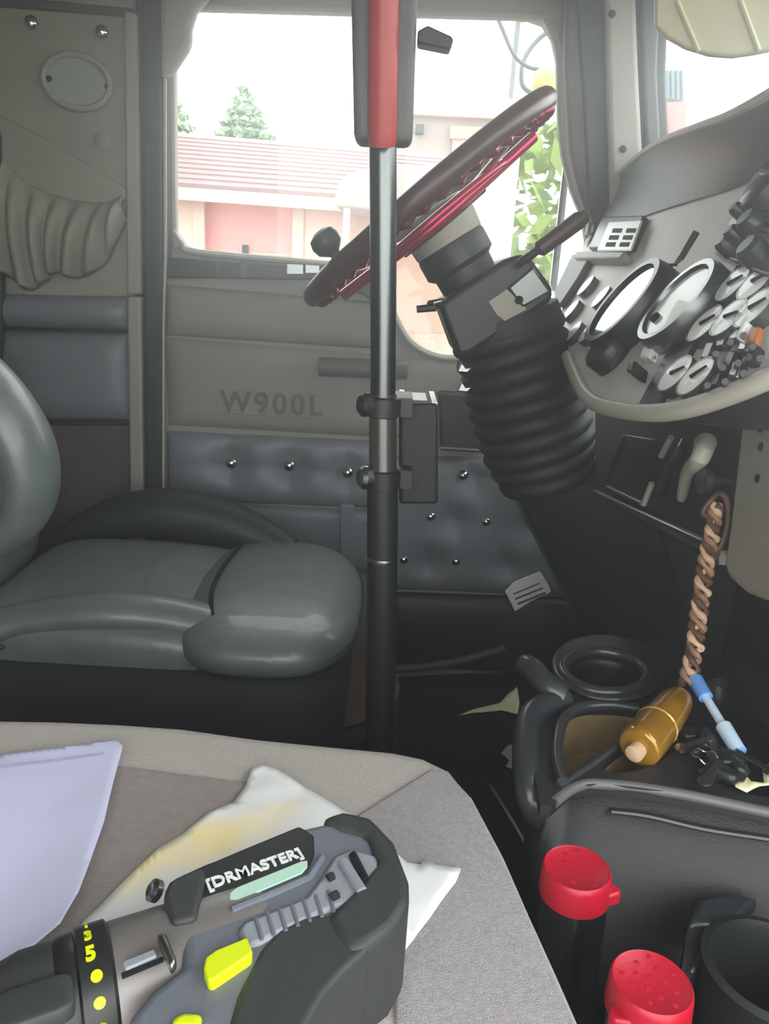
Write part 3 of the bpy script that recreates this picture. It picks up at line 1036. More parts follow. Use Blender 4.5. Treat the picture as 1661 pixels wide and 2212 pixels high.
pap = obj('paper_sheet', sheet(BM(), [(-420, 1690), (-200, 1662), (0, 1634), (130, 1620), (252, 1605), (266, 1622), (246, 1700), (226, 1790), (200, 1870), (172, 1950), (132, 2020), (60, 2076), (0, 2104), (-200, 2190), (-420, 2260)], ZS + 0.006, 0.0025, 3.0, 8,
          5, lambda c: 0.012 * max(0, (c.x + 0.30) / 0.12) ** 2), M['paper'], None)
pap.modifiers.new('thickness', 'SOLIDIFY').thickness = 0.0006
tag(pap, 'sheet of pale lilac-white paper lying on the passenger seat', 'paper')
fold_ = obj('fold_line', tube(BM(), zs([(-380, 1706), (0, 1656), (120, 1642), (224, 1628)], ZS + 0.0115), 0.0006, 6), M['pale_ink'], pap)
napo = obj('napkin', sheet(BM(), [(150, 2030), (186, 1990), (236, 1940), (290, 1885), (344, 1836), (400, 1800), (452, 1762), (505, 1738), (528, 1704), (546, 1664), (566, 1654), (592, 1664), (660, 1704), (740, 1752), (790, 1784), (836, 1830), (880, 1868), (908, 1872), (916, 1858), (940, 1872), (996, 1880), (984, 1912), (940, 1970), (890, 2036), (820, 2120), (756, 2178), (700, 2178), (500, 2150), (300, 2100)], ZS + 0.006, 0.0035, 9.0, 16, 5), nap, None)
napo.modifiers.new('thickness', 'SOLIDIFY').thickness = 0.0005
tag(napo, 'crumpled white paper napkin with a yellow stain under the drill', 'napkin')
c0 = PZ(430, 1850, ZS)
painted_glow(nap, (c0.x, c0.y, 0), 0.1, (1.7, 0.5, 0.62), (255, 236, 180))

# ================================================================== CORDLESS DRILL
ZD = ZS + 0.046
drl = thing('cordless_drill', 'grey and black cordless drill with lime switches lying on the napkin', 'drill', PZ(500, 2000, ZS))


def zd(pxs, z):
    return zs(pxs, z)


A0, A1 = PZ(60, 2196, ZD), PZ(760, 1957, ZD)
ax_ = (A1 - A0).normalized()
sd_ = ax_.cross(V((0, 0, 1))).normalized()       # towards the grip
RD = 0.036
LD = (A1 - A0).length
obj('chuck', lathe(BM(), A0 - ax_ * 0.084, ax_, [(0.018, 0), (0.024, 0.006), (0.027, 0.02), (0.0275, 0.06), (0.0315, 0.075), (0.0335, 0.082), (0.0335, 0.10)], 40), M['drill_dark'], drl)
obj('nose_ring', lathe(BM(), A0 + ax_ * 0.015, ax_, [(0.0335, 0), (0.035, 0.003), (0.035, 0.010), (0.034, 0.012)], 40), M['drill_black'], drl)
col = obj('torque_collar', lathe(BM(), A0 + ax_ * 0.025, ax_, [(0.034, 0), (0.0365, 0.002), (0.0365, 0.018), (0.034, 0.020)], 40), M['drill_black'], drl)
obj('gearbox', lathe(BM(), A0 + ax_ * 0.044, ax_, [(0.034, 0), (0.0345, 0.002), (0.0345, 0.084), (0.033, 0.089)], 40), M['drill_metal'], drl)
# flats and recess of the chuck sleeve
obj('sleeve_recess', blob(BM(), PZ(70, 2178, ZD + 0.03), (0.02, 0.012, 0.006), 0.3, 0.4, 24, 10, None, Matrix(((ax_.x, sd_.x, 0), (ax_.y, sd_.y, 0), (0, 0, 1)))), M['drill_dark'], drl)


def on_cyl(s, ang, r):
    return A0 + ax_ * s + (sd_ * math.sin(ang) + V((0, 0, 1)) * math.cos(ang)) * r


marks = ['1', '3', '5']
for k in range(6):
    ang = math.radians(-30 + 20 * k)
    nrm = (sd_ * math.sin(ang) + V((0, 0, 1)) * math.cos(ang))
    tang = ax_.cross(nrm).normalized()
    c = on_cyl(0.035, ang, 0.0367)
    if k == 2:
        text('collar_number', '5', c - ax_ * 0.0045 + tang * 0.004, ax_, -tang, 0.0115, M['lime'], col, 0.0006, 1, 0.0004)
    elif k < 2:
        text('collar_number', ('1', '3')[k], c - ax_ * 0.004 + tang * 0.0035, ax_, -tang, 0.0095, M['lime'], col, 0.0006, 1, 0.0003)
    else:
        obj('collar_dot', lathe(BM(), c - nrm * 0.001, nrm, [(0.0034, 0), (0.003, 0.0018), (0.0004, 0.002)], 12), M['lime'], col)

# body shell: outline traced as it lies, extruded to the drill's real thickness and rounded
body_px = [(356, 1940), (364, 1920), (440, 1886), (640, 1812), (736, 1790), (790, 1806), (836, 1856), (862, 1938), (862, 1985),
           (840, 2024), (784, 2066), (730, 2120), (700, 2170), (560, 2240), (500, 2330), (290, 2330), (270, 2230), (330, 2160), (396, 2114), (386, 2040), (364, 1985)]
bb = [PZ(x, y, ZD + 0.022) - V((0, 0, 0.056)) for x, y in body_px]
obj('motor_housing', prism(BM(), bb, (0, 0, 0.066)), M['drill_grey'], drl, True, 0.020, 5, 25)
ZT = ZD + 0.0325
# dark rubber rear cap and grip
cap_px = [(690, 1800), (740, 1784), (800, 1798), (850, 1852), (881, 1936), (882, 1990), (850, 2042), (790, 2086), (752, 2100), (700, 2020), (760, 1960), (810, 1900), (790, 1840), (740, 1826)]
obj('rear_cap', prism(BM(), [PZ(x, y, ZD + 0.022) - V((0, 0, 0.058)) for x, y in cap_px], (0, 0, 0.0725)), M['drill_dark'], drl, True, 0.006, 3, 25)
grip_px = [(560, 2080), (600, 2030), (650, 2004), (700, 1998), (752, 2020), (790, 2050), (800, 2078), (742, 2130), (700, 2180), (640, 2290), (600, 2420), (420, 2420), (480, 2290), (510, 2180)]
obj('rubber_grip', prism(BM(), [PZ(x, y, ZD + 0.024) - V((0, 0, 0.056)) for x, y in grip_px], (0, 0, 0.066)), M['drill_dark'], drl, True, 0.018, 5, 25)
obj('grip_edge', tube(BM(), smooth_path(zd([(520, 2200), (536, 2120), (570, 2068), (620, 2028), (672, 2008), (720, 2012)], ZT - 0.004), 5), 0.003, 8), M['drill_black'], drl)
# silver vented band with ribs
band_px = [(512, 2012), (524, 1992), (660, 1938), (690, 1900), (720, 1850), (760, 1832), (812, 1848), (832, 1890), (812, 1926), (760, 1952), (700, 1972), (640, 2000), (560, 2040), (530, 2048)]
obj('vent_band', prism(BM(), [PZ(x, y, ZT + 0.001) - V((0, 0, 0.008)) for x, y in band_px], (0, 0, 0.009)), M['drill_light'], drl, True, 0.003, 2, 25)
for k in range(7):
    x = 556 + 26 * k
    y0 = 1984 - 10 * k
    obj('vent_rib', tube(BM(), zd([(x - 4, y0), (x + 10, y0 + 46)], ZT + 0.002), 0.0012, 6), M['drill_grey'], drl)
for (x0, y0, x1, y1) in ((708, 1898, 720, 1892), (714, 1940, 730, 1932), (762, 1846, 790, 1902)):
    obj('vent_slot', tube(BM(), zd([(x0, y0), (x1, y1)], ZT + 0.003), 0.0028, 8), M['drill_black'], drl)
obj('glint_rib', tube(BM(), zd([(742, 1862), (782, 1926)], ZT + 0.003), 0.0035, 8), M['drill_light'], drl)
# black label panel with lettering and mint strip
lab_px = [(414, 1926), (408, 1888), (520, 1840), (646, 1788), (680, 1808), (682, 1852), (668, 1884), (520, 1944), (470, 1960), (430, 1978)]
lp_ = obj('label_panel', prism(BM(), [PZ(x, y, ZT - 0.002) - V((0, 0, 0.008)) for x, y in lab_px], (0, 0, 0.010)), M['drill_black'], drl, True, 0.002, 2, 25)
mint_px = [(496, 1948), (496, 1932), (512, 1920), (650, 1864), (664, 1862), (664, 1876), (652, 1890), (512, 1950)]
ms = obj('mint_strip', prism(BM(), [PZ(x, y, ZT + 0.0005) for x, y in mint_px], (0, 0, 0.0015)), M['mint'], drl, True, 0.0006, 2, 25)
a, b = PZ(448, 1922, ZT + 0.0005), PZ(660, 1847, ZT + 0.0005)
text('drill_lettering', '[DRMASTER]', a, b - a, V((0, 0, 1)).cross(b - a), 0.0114, M['lettering'], drl, 0.0008, 1.0, 0.0002)
obj('label_edge', tube(BM(), zd([(500, 1966), (600, 1926), (668, 1896), (696, 1852)], ZT + 0.001), 0.0025, 8), M['drill_grey'], drl)
# front top clip and lamp eye
obj('front_clip', prism(BM(), [PZ(x, y, ZT + 0.004) - V((0, 0, 0.055)) for x, y in ((352, 1940), (364, 1904), (434, 1872), (446, 1884), (424, 1986), (372, 1996))], (0, 0, 0.056)), M['drill_dark'], drl, True, 0.004, 3, 25)
obj('lamp_eye', lathe(BM(), PZ(340, 1926, ZD + 0.012), (-ax_ + V((0, 0, 0.8))), [(0.007, 0), (0.007, 0.004), (0.004, 0.006), (0.0004, 0.005)], 16), M['steel'], drl)
obj('gear_selector', prism(BM(), zd([(264, 2088), (334, 2060), (340, 2076), (272, 2106)], ZD + 0.0335), (0, 0, 0.004)), M['drill_light'], drl, True, 0.001, 2)
obj('selector_slot', prism(BM(), zd([(262, 2108), (352, 2072), (354, 2078), (264, 2116)], ZD + 0.034), (0, 0, 0.002)), M['drill_black'], drl, False)
obj('latch_lever', prism(BM(), zd([(338, 2040), (360, 2036), (384, 2096), (370, 2112)], ZD + 0.033), (0, 0, 0.008)), M['steel'], drl, True, 0.002, 2)
lime_px = [(440, 2098), (444, 2076), (466, 2060), (534, 2032), (546, 2064), (540, 2072), (460, 2126), (450, 2124)]
obj('lime_switch', prism(BM(), [PZ(x, y, ZT + 0.004) - V((0, 0, 0.006)) for x, y in lime_px], (0, 0, 0.009)), M['lime'], drl, True, 0.003, 3, 25)
obj('lime_trigger', prism(BM(), zd([(372, 2214), (400, 2202), (440, 2206), (430, 2240), (370, 2240)], ZT - 0.002), (0, 0, 0.006)), M['lime'], drl, True, 0.003, 3, 25)

# ================================================================== STEERING WHEEL AND COLUMN
YW = 1.25


def pw(x, y, dy=0.0):
    return PY(x, y, YW + dy)


wc = pw(917, 440)
e1, e2 = pw(670, 648), pw(1164, 232)
wu = (e2 - e1).normalized()                   # runs up towards the windscreen
wax = V((-wu.z, 0, wu.x))                     # wheel axis, towards the driver
WR = (e2 - e1).length / 2
wy = V((0, 1, 0))
sw = thing('steering_wheel', 'dark red steering wheel with bright metallic red spokes seen edge on', 'steering wheel', wc)


def ring(rad, h, n=96, mod=None):
    return [wc + wax * h + (wu * math.cos(2 * math.pi * k / n) + wy * math.sin(2 * math.pi * k / n)) * rad for k in range(n)]


obj('rim', tube(BM(), ring(WR, 0.0), 0.0155, 14, True), M['wheel_dark'], sw)
bm = BM()
NB = 48
tube(bm, ring(WR - 0.006, -0.0125, 192), [0.0075 + 0.0032 * math.sin(2 * math.pi * NB * k / 192) for k in range(192)], 10, True)
obj('finger_grip', bm, M['red_wheel'], sw)
obj('inner_ring', tube(BM(), ring(WR * 0.60, -0.030), 0.006, 10, True), M['red_bright'], sw)
for k in range(4):
    a_ = math.pi / 4 + k * math.pi / 2
    dirv = wu * math.cos(a_) + wy * math.sin(a_)
    tn = wax.cross(dirv)
    bm = BM()
    path = [wc + dirv * (WR * f) + wax * h for f, h in ((0.96, -0.004), (0.8, -0.016), (0.55, -0.024), (0.3, -0.032), (0.16, -0.036))]
    tube(bm, smooth_path(path, 4), [0.013 + 0.008 * (i / 16) for i in range(17)], 12, False, 0.28, tn.cross(dirv))
    sp_ = obj('spoke', bm, M['red_wheel'], sw)
    for f in (0.78, 0.6, 0.45):
        pp = wc + dirv * (WR * f) + wax * (-0.034 * (1 - f) - 0.006)
        obj('spoke_hole', lathe(BM(), pp, wax, [(0.006, -0.004), (0.006, 0.002), (0.0045, 0.003), (0.0005, 0.002)], 12), M['black'], sp_)
obj('spoke_bar', tube(BM(), smooth_path([wc - wu * (WR * 0.82) - wy * 0.03 - wax * 0.028, wc - wy * 0.10 - wax * 0.036, wc + wu * (WR * 0.8) - wy * 0.03 - wax * 0.028], 6), 0.0085, 10), M['red_bright'], sw)
obj('spoke_bar', tube(BM(), smooth_path([wc - wu * (WR * 0.32) - wy * 0.05 - wax * 0.036, wc - wy * 0.07 - wax * 0.038, wc + wu * (WR * 0.34) - wy * 0.05 - wax * 0.036], 6), 0.0095, 10), M['red_wheel'], sw)
obj('horn_button', lathe(BM(), wc - wax * 0.03, wax, [(0.045, 0), (0.042, 0.018), (0.03, 0.024), (0.001, 0.026)], 28), M['black'], sw)
rp = pw(744, 575, -0.10)
skn = obj('spinner_knob', lathe(BM(), rp, wax, [(0.008, 0), (0.008, 0.022), (0.013, 0.026), (0.020, 0.032), (0.0225, 0.044), (0.019, 0.054), (0.010, 0.059), (0.0005, 0.060)], 24), M['black'], sw)

cl = thing('steering_column', 'black steering column with a ribbed rubber boot', 'steering column', pw(1095, 800))
q0, q1, q2 = pw(930, 452), pw(970, 526), pw(1006, 592)
d1 = (q1 - q0)
obj('hub_cover', lathe(BM(), q0, d1, [(0.050, 0), (0.0575, 0.004), (0.0585, 0.03), (0.056, d1.length)], 32), M['beige'], cl)
d2 = (q2 - q1)
obj('hub_neck', lathe(BM(), q1, d2, [(0.0545, 0), (0.0565, 0.006), (0.0565, 0.034), (0.047, 0.042), (0.046, d2.length + 0.02)], 32), M['black'], cl)
bx = [(946, 656), (1086, 562), (1126, 547), (1150, 560), (1196, 624), (1192, 652), (1016, 768), (988, 772)]
obj('column_shroud', prism(BM(), [pw(x, y, -0.085) for x, y in bx], (0, 0.16, 0)), M['black'], cl, True, 0.014, 4, 25)
obj('switch_plate', prism(BM(), [pw(x, y, -0.086) for x, y in ((1054, 652), (1094, 624), (1126, 652), (1138, 668), (1090, 694), (1072, 680))], (0, -0.003, 0)), M['beige'], cl, True, 0.001, 2)
obj('switch_block', prism(BM(), [pw(x, y, -0.086) for x, y in ((1096, 622), (1150, 576), (1188, 630), (1128, 664))], (0, -0.006, 0)), M['bezel_grey'], cl, True, 0.003, 2)
obj('switch_knob', lathe(BM(), pw(1121, 648, -0.091), (0, -1, 0), [(0.006, 0), (0.006, 0.004), (0.0005, 0.005)], 14), M['void'], cl)
# ribbed boot
bt, bb_ = pw(1092, 704), pw(1186, 1046)
db = bb_ - bt
NRIB = 10
prof = []
for i in range(NRIB * 8 + 1):
    f = i / (NRIB * 8)
    r = 0.087 + 0.006 * math.sin(math.pi * f) - 0.012 * max(0, f - 0.75) / 0.25
    ph_ = (f * NRIB) % 1.0
    prof.append((r + 0.008 * (abs(math.sin(math.pi * ph_)) ** 0.7) - 0.004, f * db.length))
obj('ribbed_boot', lathe(BM(), bt, db, prof, 40), M['black_soft'], cl)
obj('boot_collar', lathe(BM(), bt - db.normalized() * 0.02, db, [(0.078, 0), (0.088, 0.004), (0.09, 0.03)], 36), M['black_soft'], cl)
# stalks
lv = smooth_path([pw(1118, 572, -0.10), pw(1140, 556, -0.11), pw(1160, 542, -0.115)], 4)
obj('indicator_stalk', tube(BM(), lv, 0.006, 10), M['black'], cl)
obj('stalk_grip', tube(BM(), [pw(1160, 542, -0.115), pw(1166, 538, -0.115), pw(1250, 476, -0.12), pw(1266, 466, -0.12)], [0.007, 0.0115, 0.0125, 0.009], 12), mat('brown_black_grip', (66, 50, 46), 0.45), cl)
obj('trailer_brake_lever', tube(BM(), [pw(958, 652, -0.06), pw(930, 660, -0.08)], [0.006, 0.008], 10), M['steel'], cl)
obj('lever_tip', tube(BM(), [pw(942, 664, -0.08), pw(900, 668, -0.08)], [0.006, 0.0055], 10), M['black'], cl)
for x, y in ((1000, 796), (1000, 838)):
    obj('chrome_clip', prism(BM(), [pw(x - 14, y + 8, -0.06), pw(x - 2, y - 14, -0.06), pw(x + 6, y - 2, -0.06), pw(x + 22, y - 2, -0.06), pw(x + 10, y + 10, -0.06)], (0, 0.01, 0)), M['steel'], cl, True, 0.002, 2)

# ================================================================== UPRIGHT POLE
YP = 0.95
up = thing('upright_pole', 'upright chrome pole with a black and red sleeve and clamped black box', 'pole', (PY(822, 1590, YP).x, YP, 0))


def pp_(x, y, dy=0.0):
    return PY(x, y, YP + dy)


lowp = pp_(820, 1590)
mid = pp_(826, 1040)
lo_dir = (lowp - mid) / (mid.z - lowp.z)
foot = mid + lo_dir * mid.z
obj('base_tube', tube(BM(), [foot, lowp, pp_(826, 1200), mid], [0.0205, 0.0205, 0.0205, 0.0200], 24), M['black'], up)
obj('base_flange', lathe(BM(), foot, (0, 0, 1), [(0.06, 0), (0.06, 0.006), (0.03, 0.012), (0.024, 0.03)], 28), M['black'], up)
obj('tube_joint', lathe(BM(), pp_(826, 1206), (0, 0, 1), [(0.0207, -0.003), (0.0213, 0.0), (0.0207, 0.003)], 24), M['steel'], up)
obj('chrome_tube', tube(BM(), [pp_(826, 1060), pp_(828, 700), pp_(827, 290)], 0.0158, 24), M['dull_chrome'], up)
obj('tube_sleeve', tube(BM(), [pp_(826, 1042), pp_(827, 1000), pp_(827, 850)], [0.0195, 0.0178, 0.0172], 24), M['bezel_grey'], up)
top0, top1 = pp_(826, 310), pp_(829, -60)
updir = (top1 - top0) / (top1.z - top0.z)


def raise_(p_, z):
    return p_ + updir * (z - p_.z)


bl, br = pp_(764, 306, -0.02), pp_(891, 309, -0.02)
tl2, tr2 = raise_(pp_(754, 0, -0.02), 1.528) - V((0.004, 0, 0)), raise_(pp_(905, 0, -0.02), 1.528) + V((0.004, 0, 0))
obj('sleeve', prism(BM(), [bl, br, tr2, tl2], (0, 0.045, 0)), M['sleeve_grey'], up, True, 0.009, 4, 30)
obj('red_rib', tube(BM(), [pp_(826, 316, -0.02), pp_(826, 300, -0.022), raise_(pp_(826, 300, -0.022), 1.526)], [0.014, 0.0165, 0.0175], 20), M['red_trim'], up)
lev = [(902, 66), (924, 54), (976, 78), (980, 86), (972, 106), (902, 92)]
obj('latch_lever', prism(BM(), [pp_(x, y, -0.01) for x, y in lev], (0, 0.025, 0)), M['black'], up, True, 0.004, 3, 25)
# clamped box
bxp = [pp_(862, 872, 0.03), pp_(946, 872, 0.03), pp_(946, 1090, 0.03), pp_(862, 1090, 0.03)]
cb = obj('clamped_box', prism(BM(), bxp, (0, 0.11, 0)), M['black_soft'], up, True, 0.005, 3, 25)
tz = bxp[0].z
for x0 in (0.004, 0.046):
    obj('bracket_strip', box(BM(), (bxp[0].x + x0, YP + 0.085, tz + 0.002), (0.0035, 0.05, 0.002)), M['steel'], cb, False)
obj('top_plate', box(BM(), (bxp[0].x + 0.025, YP + 0.085, tz + 0.0015), (0.012, 0.035, 0.0015)), M['bezel_grey'], cb, False)
for y in (878, 1034):
    c = pp_(827, y)
    obj('clamp_ring', lathe(BM(), c - V((0, 0, 0.013)), (0, 0, 1), [(0.018, 0), (0.0225, 0.002), (0.0225, 0.024), (0.018, 0.026)], 24), M['black'], up)
    obj('clamp_arm', box(BM(), c + V((0.025, 0.03, 0)), (0.012, 0.03, 0.012)), M['black'], up, False)
    kx = pp_(774, y - 4)
    obj('clamp_knob', lathe(BM(), kx + V((0.03, 0, 0)), (-1, -0.5, 0.1), [(0.006, 0), (0.006, 0.012), (0.014, 0.014), (0.0155, 0.026), (0.011, 0.031), (0.0005, 0.032)], 20), M['black'] if y < 1000 else M['steel'], up)

# ================================================================== DASHBOARD
D0 = PY(1240, 650, 1.38)
du = V((0.04, -0.999, 0)).normalized()
dw = V((0.999, 0.04, 0)).normalized()
TL = math.radians(34)
dv = dw * math.sin(TL) + V((0, 0, 1)) * math.cos(TL)
dn = -dw * math.cos(TL) + V((0, 0, 1)) * math.sin(TL)


def pd(x, y, off=0.0):
    return PL(x, y, D0 + dn * off, dn)


dash = thing('dashboard', 'grey dashboard with hooded gauge panel and chrome ringed dials', 'dashboard', D0)
face_px = [(1276, 486), (1250, 556), (1216, 640), (1208, 700), (1226, 764), (1252, 826), (1280, 866), (1340, 884), (1420, 890), (1500, 876),
           (1600, 842), (1680, 806), (1800, 735), (1860, 600), (1860, 300), (1760, 318), (1661, 360), (1560, 402), (1450, 437), (1385, 464), (1310, 474)]
obj('gauge_panel', prism(BM(), [pd(x, y) for x, y in face_px], -dn * 0.012), M['dash'], dash, True, 0.003, 2, 30)
low_px = [(1226, 770), (1252, 832), (1280, 868), (1340, 886), (1420, 892), (1500, 878), (1600, 843), (1680, 806), (1800, 735)]
obj('panel_lip', tube(BM(), smooth_path([pd(x, y, 0.004) for x, y in low_px], 5), 0.0095, 10), M['lip'], dash)
sof = smooth_path([pd(x, y, -0.006) for x, y in low_px], 5)
bm = BM()
nS = len(sof) - 1
grid(bm, nS, 1, lambda u, v: sof[min(int(u * nS + 0.5), nS)] + (dw * 0.16 + V((0, 0, -0.012))) * v)
so = obj('soffit', bm, M['black'], dash)
so.modifiers.new('thickness', 'SOLIDIFY').thickness = 0.004
rim_px = [(1268, 512), (1276, 474), (1300, 428), (1336, 380), (1380, 338), (1430, 306), (1500, 279), (1560, 259), (1610, 236), (1661, 207), (1740, 160), (1860, 120)]
fac_px = [(1262, 534), (1274, 494), (1300, 480), (1330, 478), (1370, 473), (1420, 456), (1490, 434), (1560, 413), (1610, 394), (1661, 372), (1740, 336), (1860, 300)]
OFF = 0.10
rimc = smooth_path([pd(x, y, 0.012 + OFF * min(1, (x - 1268) / 330.0)) for x, y in rim_px], 6)
facc = smooth_path([pd(x, y, 0.004) for x, y in fac_px], 6)
bm = BM()
nR = len(rimc) - 1


def hood(u, v):
    i = min(int(u * nR + 0.5), nR)
    if v <= 0.5:
        t = v / 0.5
        p_ = facc[i].lerp(rimc[i], t)
        return p_ - (dn * 0.3 - dv) .normalized() * 0 + dv * 0.022 * math.sin(math.pi * t)
    t = (v - 0.5) / 0.5
    r_ = rimc[i]
    bk = V((max(r_.x + 0.06, 0.63), r_.y, r_.z - 0.012))
    q = r_.lerp(bk, t)
    return q + V((0, 0, 0.03 * math.sin(math.pi * min(1, t * 1.2 + 0.0)) + 0.006 * min(1, t * 8)))


grid(bm, nR, 16, hood)
hdo = obj('hood', bm, M['brow'], dash)
obj('hood_bead', tube(BM(), [p_ + V((0, 0, 0.002)) for p_ in rimc], 0.0048, 8), M['trim'], dash)
obj('hood_stitch', tube(BM(), [p_ + dw * 0.05 + V((0, 0, 0.012)) for p_ in rimc], 0.0042, 8), M['trim'], dash)


def onpanel(name, pxs, off, thick, m, parent=None, bevel=0.001):
    return obj(name, prism(BM(), [pd(x, y, off) for x, y in pxs], dn * thick), m, parent or dash, True, bevel, 2, 25)


def gauge(x, y, r, depth, mb, md, needle=True, ang=0.6, thin=False):
    c = pd(x, y, depth)
    base = c - dn * depth
    k0, k1 = (0.97, 0.002) if thin else (0.88, 0.006)
    b_ = obj('gauge', lathe(BM(), base, dn, [(r * 1.04, 0), (r * 1.04, depth), (r * 0.98, depth), (r * 0.97, depth - 0.002), (0.0005, depth - 0.002)] if thin else [(r * 1.12, 0), (r * 1.12, depth * 0.6), (r * 1.06, depth), (r * 0.92, depth), (r * 0.88, depth - 0.006), (0.0005, depth - 0.006)], 36), mb, dash)
    obj('dial', lathe(BM(), base + dn * (depth - k1 + 0.0002), dn, [(r * (k0 - 0.01), 0), (r * (k0 - 0.01), 0.0015), (0.0005, 0.002)], 32), md, b_)
    if needle:
        cc = base + dn * (depth - k1 + 0.0035)
        t_ = (du * math.cos(ang) + dv * math.sin(ang))
        obj('needle', tube(BM(), [cc - t_ * r * 0.15, cc + t_ * r * 0.7], [0.0022, 0.0012], 6), M['void'], b_)
        for k in range(0 if thin else 9):
            a2 = math.pi * (-0.2 + 1.4 * k / 8)
            d_ = du * math.cos(a2) + dv * math.sin(a2)
            obj('dial_mark', tube(BM(), [cc + d_ * r * 0.68 - dn * 0.0012, cc + d_ * r * 0.82 - dn * 0.0012], 0.0009, 4), M['ink'], b_)
    return b_


gauge(1340, 648, 0.061, 0.036, M['bezel'], M['dial_glass'], False)
g2 = gauge(1456, 646, 0.051, 0.026, M['bezel_grey'], M['dial'], False)
obj('dial_stud', lathe(BM(), pd(1420, 690, 0.02), dn, [(0.006, 0), (0.006, 0.006), (0.0005, 0.007)], 12), M['void'], g2)
for x, y in ((1264, 616), (1296, 640), (1232, 668), (1236, 716), (1268, 716)):
    gauge(x, y, 0.019, 0.012, M['bezel_grey'], M['dial'], False, 0, True)
for x, y, a_ in ((1580, 612, .6), (1632, 606, .6), (1520, 698, .7), (1572, 684, .4), (1626, 664, .7), (1456, 806, .6), (1500, 812, .9)):
    gauge(x, y, 0.0215, 0.014, M['bezel_grey'], M['dial'], True, a_, True)
gk = obj('knob_gauge', lathe(BM(), pd(1330, 772), dn, [(0.030, 0), (0.030, 0.022), (0.027, 0.026), (0.0005, 0.026)], 28), M['bezel'], dash)
obj('knob_line', tube(BM(), [pd(1318, 795, 0.027), pd(1341, 752, 0.027)], 0.003, 6), M['bezel_grey'], gk)
# vent
vt = onpanel('air_vent', [(1282, 546), (1312, 478), (1404, 476), (1374, 546)], 0.0, 0.014, M['bezel'], None, 0.003)
onpanel('vent_grille', [(1292, 544), (1318, 482), (1390, 478), (1366, 544)], 0.014, 0.004, M['white'], vt, 0.002)
for r_ in range(3):
    for c_ in range(2):
        x0, y0 = 1322 + 30 * c_ - 7 * r_, 494 + 15 * r_
        onpanel('vent_slot', [(x0 + 3, y0), (x0 + 23, y0), (x0 + 20, y0 + 9), (x0, y0 + 9)], 0.0178, 0.001, M['void'], vt, 0)
onpanel('vent_shelf', [(1262, 556), (1370, 560), (1356, 576), (1256, 572)], 0.0, 0.02, M['trim'], None, 0.003)
onpanel('divider_strip', [(1576, 552), (1612, 556), (1570, 650), (1488, 786), (1428, 886), (1384, 884), (1440, 780), (1516, 656)], 0.0, 0.006, M['bezel'], None, 0.002)
sq = onpanel('square_switch', [(1396, 786), (1406, 760), (1428, 758), (1418, 786)], 0.0, 0.012, M['white'], None, 0.002)
onpanel('switch_dot', [(1408, 776), (1411, 769), (1418, 769), (1415, 776)], 0.012, 0.001, M['bezel'], sq, 0)
obj('ignition_key', tube(BM(), [pd(1372, 802, 0.02), pd(1388, 814, 0.015)], 0.005, 8), M['bezel'], dash)
onpanel('key_head', [(1382, 826), (1388, 806), (1402, 804), (1396, 830)], 0.0, 0.022, M['bezel'], None, 0.002)
obj('wiper_wand', tube(BM(), [pd(1462, 566, 0.012), pd(1472, 556, 0.02), pd(1504, 502, 0.03)], [0.003, 0.004, 0.0045], 8), M['bezel'], dash)
obj('wire', tube(BM(), smooth_path([pd(1412, 585, 0.01), pd(1436, 574, 0.02), pd(1462, 572, 0.014)], 4), 0.002, 6), M['bezel'], dash)
# right hand controls
rc = onpanel('control_stack', [(1560, 562), (1596, 490), (1640, 400), (1690, 340), (1820, 330), (1820, 660), (1661, 610), (1612, 586)], 0.004, 0.014, M['bezel_grey'], None, 0.003)
for k in range(7):
    onpanel('stack_slat', [(1592 + 9 * k, 502 - 22 * k), (1720, 540 - 26 * k), (1720, 548 - 26 * k), (1588 + 9 * k, 510 - 22 * k)], 0.018, 0.005, M['bezel'], rc, 0.0005)
for x, y, r_ in ((1655, 430, 0.022), (1582, 545, 0.009), (1600, 520, 0.009), (1636, 494, 0.014), (1640, 555, 0.015), (1610, 470, 0.008)):
    obj('control_knob', lathe(BM(), pd(x, y, 0.016), dn, [(r_, 0), (r_ * 0.95, 0.016), (r_ * 0.7, 0.02), (0.0004, 0.02)], 20), M['bezel'], rc)
for x, y, mm in ((1540, 770, 'bezel_grey'), (1572, 745, 'bezel_grey'), (1600, 730, 'steel'), (1555, 800, 'trim'), (1588, 790, 'bezel'), (1620, 755, 'steel'), (1522, 838, 'bezel'), (1560, 830, 'bezel'), (1600, 812, 'steel'), (1636, 780, 'bezel')):
    s_ = onpanel('toggle_switch', [(x - 14, y + 18), (x, y - 18), (x + 20, y - 20), (x + 6, y + 16)], 0.0, 0.010, M[mm], None, 0.002)
    obj('toggle', tube(BM(), [pd(x + 2, y + 4, 0.010), pd(x + 6, y - 6, 0.022)], [0.0022, 0.003], 8), M['bezel'], s_)
onpanel('amber_switch', [(1622, 752), (1634, 716), (1654, 716), (1644, 752)], 0.012, 0.008, mat('orange_switch', (190, 110, 50), 0.4), None, 0.002)
onpanel('white_switch', [(1602, 744), (1622, 706), (1630, 706), (1612, 746)], 0.012, 0.010, M['white'], None, 0.002)
onpanel('left_end_cap', [(1206, 640), (1246, 556), (1290, 552), (1258, 610), (1222, 664), (1208, 668)], 0.002, 0.012, M['brow'], None, 0.004)

# lower panel under the lip
D1 = PY(1285, 970, 1.38)
dn1 = -dw


def pl1(x, y, off=0.0):
    return PL(x, y, D1 + dn1 * off, dn1)


def onlow(name, pxs, off, th, m, parent=None, bevel=0.001):
    return obj(name, prism(BM(), [pl1(x, y, off) for x, y in pxs], dn1 * th), m, parent or dash, True, bevel, 2, 25)


